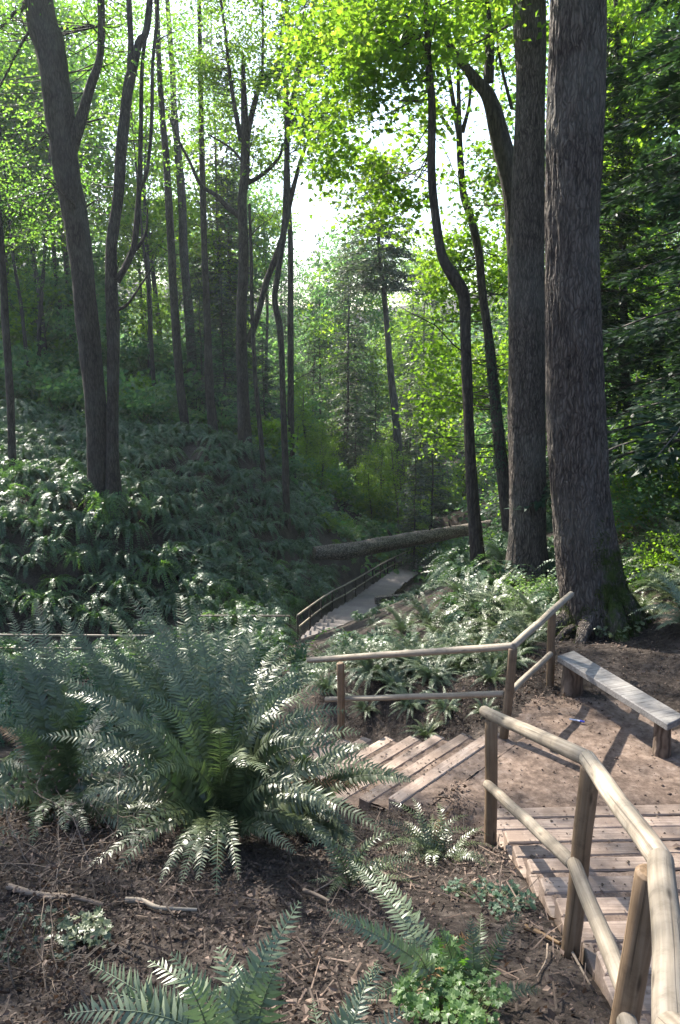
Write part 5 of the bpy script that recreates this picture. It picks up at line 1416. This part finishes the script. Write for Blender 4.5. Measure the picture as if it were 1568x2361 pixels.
# dry twiggy shrub at lower left
def dry_shrub(label, x, y, h, n, seed):
    t = empty('dry_shrub', (x, y, gz(x, y)), label, 'shrub', 'dry shrubs at lower left'); tb, cb = MB(), MB()
    tips = []
    for k in range(n):
        a = rnd.uniform(0, 6.28); tips += limb(tb, (x + rnd.uniform(-.2, .2), y + rnd.uniform(-.2, .2), gz(x, y)), (math.cos(a) * .9, math.sin(a) * .9, rnd.uniform(.3, 1.2)), h * rnd.uniform(.6, 1.1), .005, 4, 2, -.05, 4)
    tips = np.array(tips); C = np.repeat(tips, 2, 0) + rng.normal(0, .03, (len(tips) * 2, 3))
    add_leaves(cb, C, rng.normal(0, 1, (len(C), 3)), rng.normal(0, 1, (len(C), 3)), rng.uniform(.012, .035, len(C)))
    tb.build('stem', M['twig'], t); cb.build('foliage', M['litter'], t, smooth=False)
dry_shrub('tangle of bare tan twigs at the left edge under the big fern', -1.75, 4.3, .75, 12, 1)
dry_shrub('wiry dead twigs in the bottom left corner', -1.5, 3.2, .55, 14, 2)
dry_shrub('sparse dead stems left of the bottom fern', -1.15, 2.95, .35, 7, 3)

# bright herbs at the bottom edge and small ground plants
def herb(label, px, py, n, rad, leaf, mat='herb', tpl=MAPLE, hh=.22):
    c = hitground(px, py); t = empty('herb_plant', c, label, 'plant', 'low green plants'); tb, cb = MB(), MB()
    C = []
    for k in range(n):
        a = rnd.uniform(0, 6.28); r = rad * math.sqrt(rnd.random()); x, y = c.x + math.cos(a) * r, c.y + math.sin(a) * r
        tip = np.array([x, y, gz(x, y) + hh * rnd.uniform(.35, 1)]); b = np.array([c.x + math.cos(a) * r * .5, c.y + math.sin(a) * r * .5, gz(c.x, c.y) - .01])
        tb.tube([b, (b + tip) / 2 + np.array([0, 0, .03]), tip], [.0022, .0018, .0012], 4, cap=False)
        for q_ in range(5): C.append(tip + np.array([rnd.gauss(0, leaf * .5), rnd.gauss(0, leaf * .5), rnd.gauss(0, .012)]))
    C = np.array(C); add_leaves(cb, C, np.array([0, -.25, 1]) + rng.normal(0, .3, (len(C), 3)), rng.normal(0, 1, (len(C), 3)), leaf * rng.uniform(.6, 1.2, len(C)), tpl)
    tb.build('stem', M['stem'], t); cb.build('foliage', M[mat], t, smooth=False)
herb('bright green cut-leaved herb clump at the bottom edge', 1040, 2350, 120, .24, .028, hh=.16)
herb('bright herb with broad lobed top leaf above the bottom clump', 1040, 2275, 22, .10, .045, hh=.2)
herb('dark leafy seedling patch on the soil left of the timber steps', 1130, 2090, 46, .28, .028, 'fern_far', hh=.08)
herb('patch of small bluish leaves at the far lower left', 60, 2190, 34, .3, .032, 'conifer', hh=.10)
herb('small trailing plant left of the bottom fern', 205, 2180, 26, .13, .045, 'fern_near', hh=.1)
herb('leafy plant hugging the mossy roots beside the bench', 1400, 1470, 50, .45, .05, 'fern_near', hh=.18)

# ------------------------------------------------------------------ air
hz = MB(); X0, X1, Y0, Y1, Z0, Z1 = -232, 232, -60, 440, -40, 95
zz = [o for o in bpy.data.objects if o.type == 'MESH']
V = [(x, y, z) for x in (X0, X1) for y in (Y0, Y1) for z in (Z0, Z1)]
hz.add(V, [[[0, 1, 3, 2], [4, 6, 7, 5], [0, 4, 5, 1], [2, 3, 7, 6], [0, 2, 6, 4], [1, 5, 7, 3]]])
mh, t_, n_, l_, out_ = newmat('haze_air')
pv = n_.new('ShaderNodeVolumePrincipled'); pv.inputs['Color'].default_value = (.86, .93, 1, 1); pv.inputs['Density'].default_value = .0003; pv.inputs['Anisotropy'].default_value = .45
l_.new(pv.outputs[0], out_.inputs['Volume'])
o = hz.build('haze', mh, smooth=False); tag(o, 'thin bright haze in the forest air', kind='stuff')
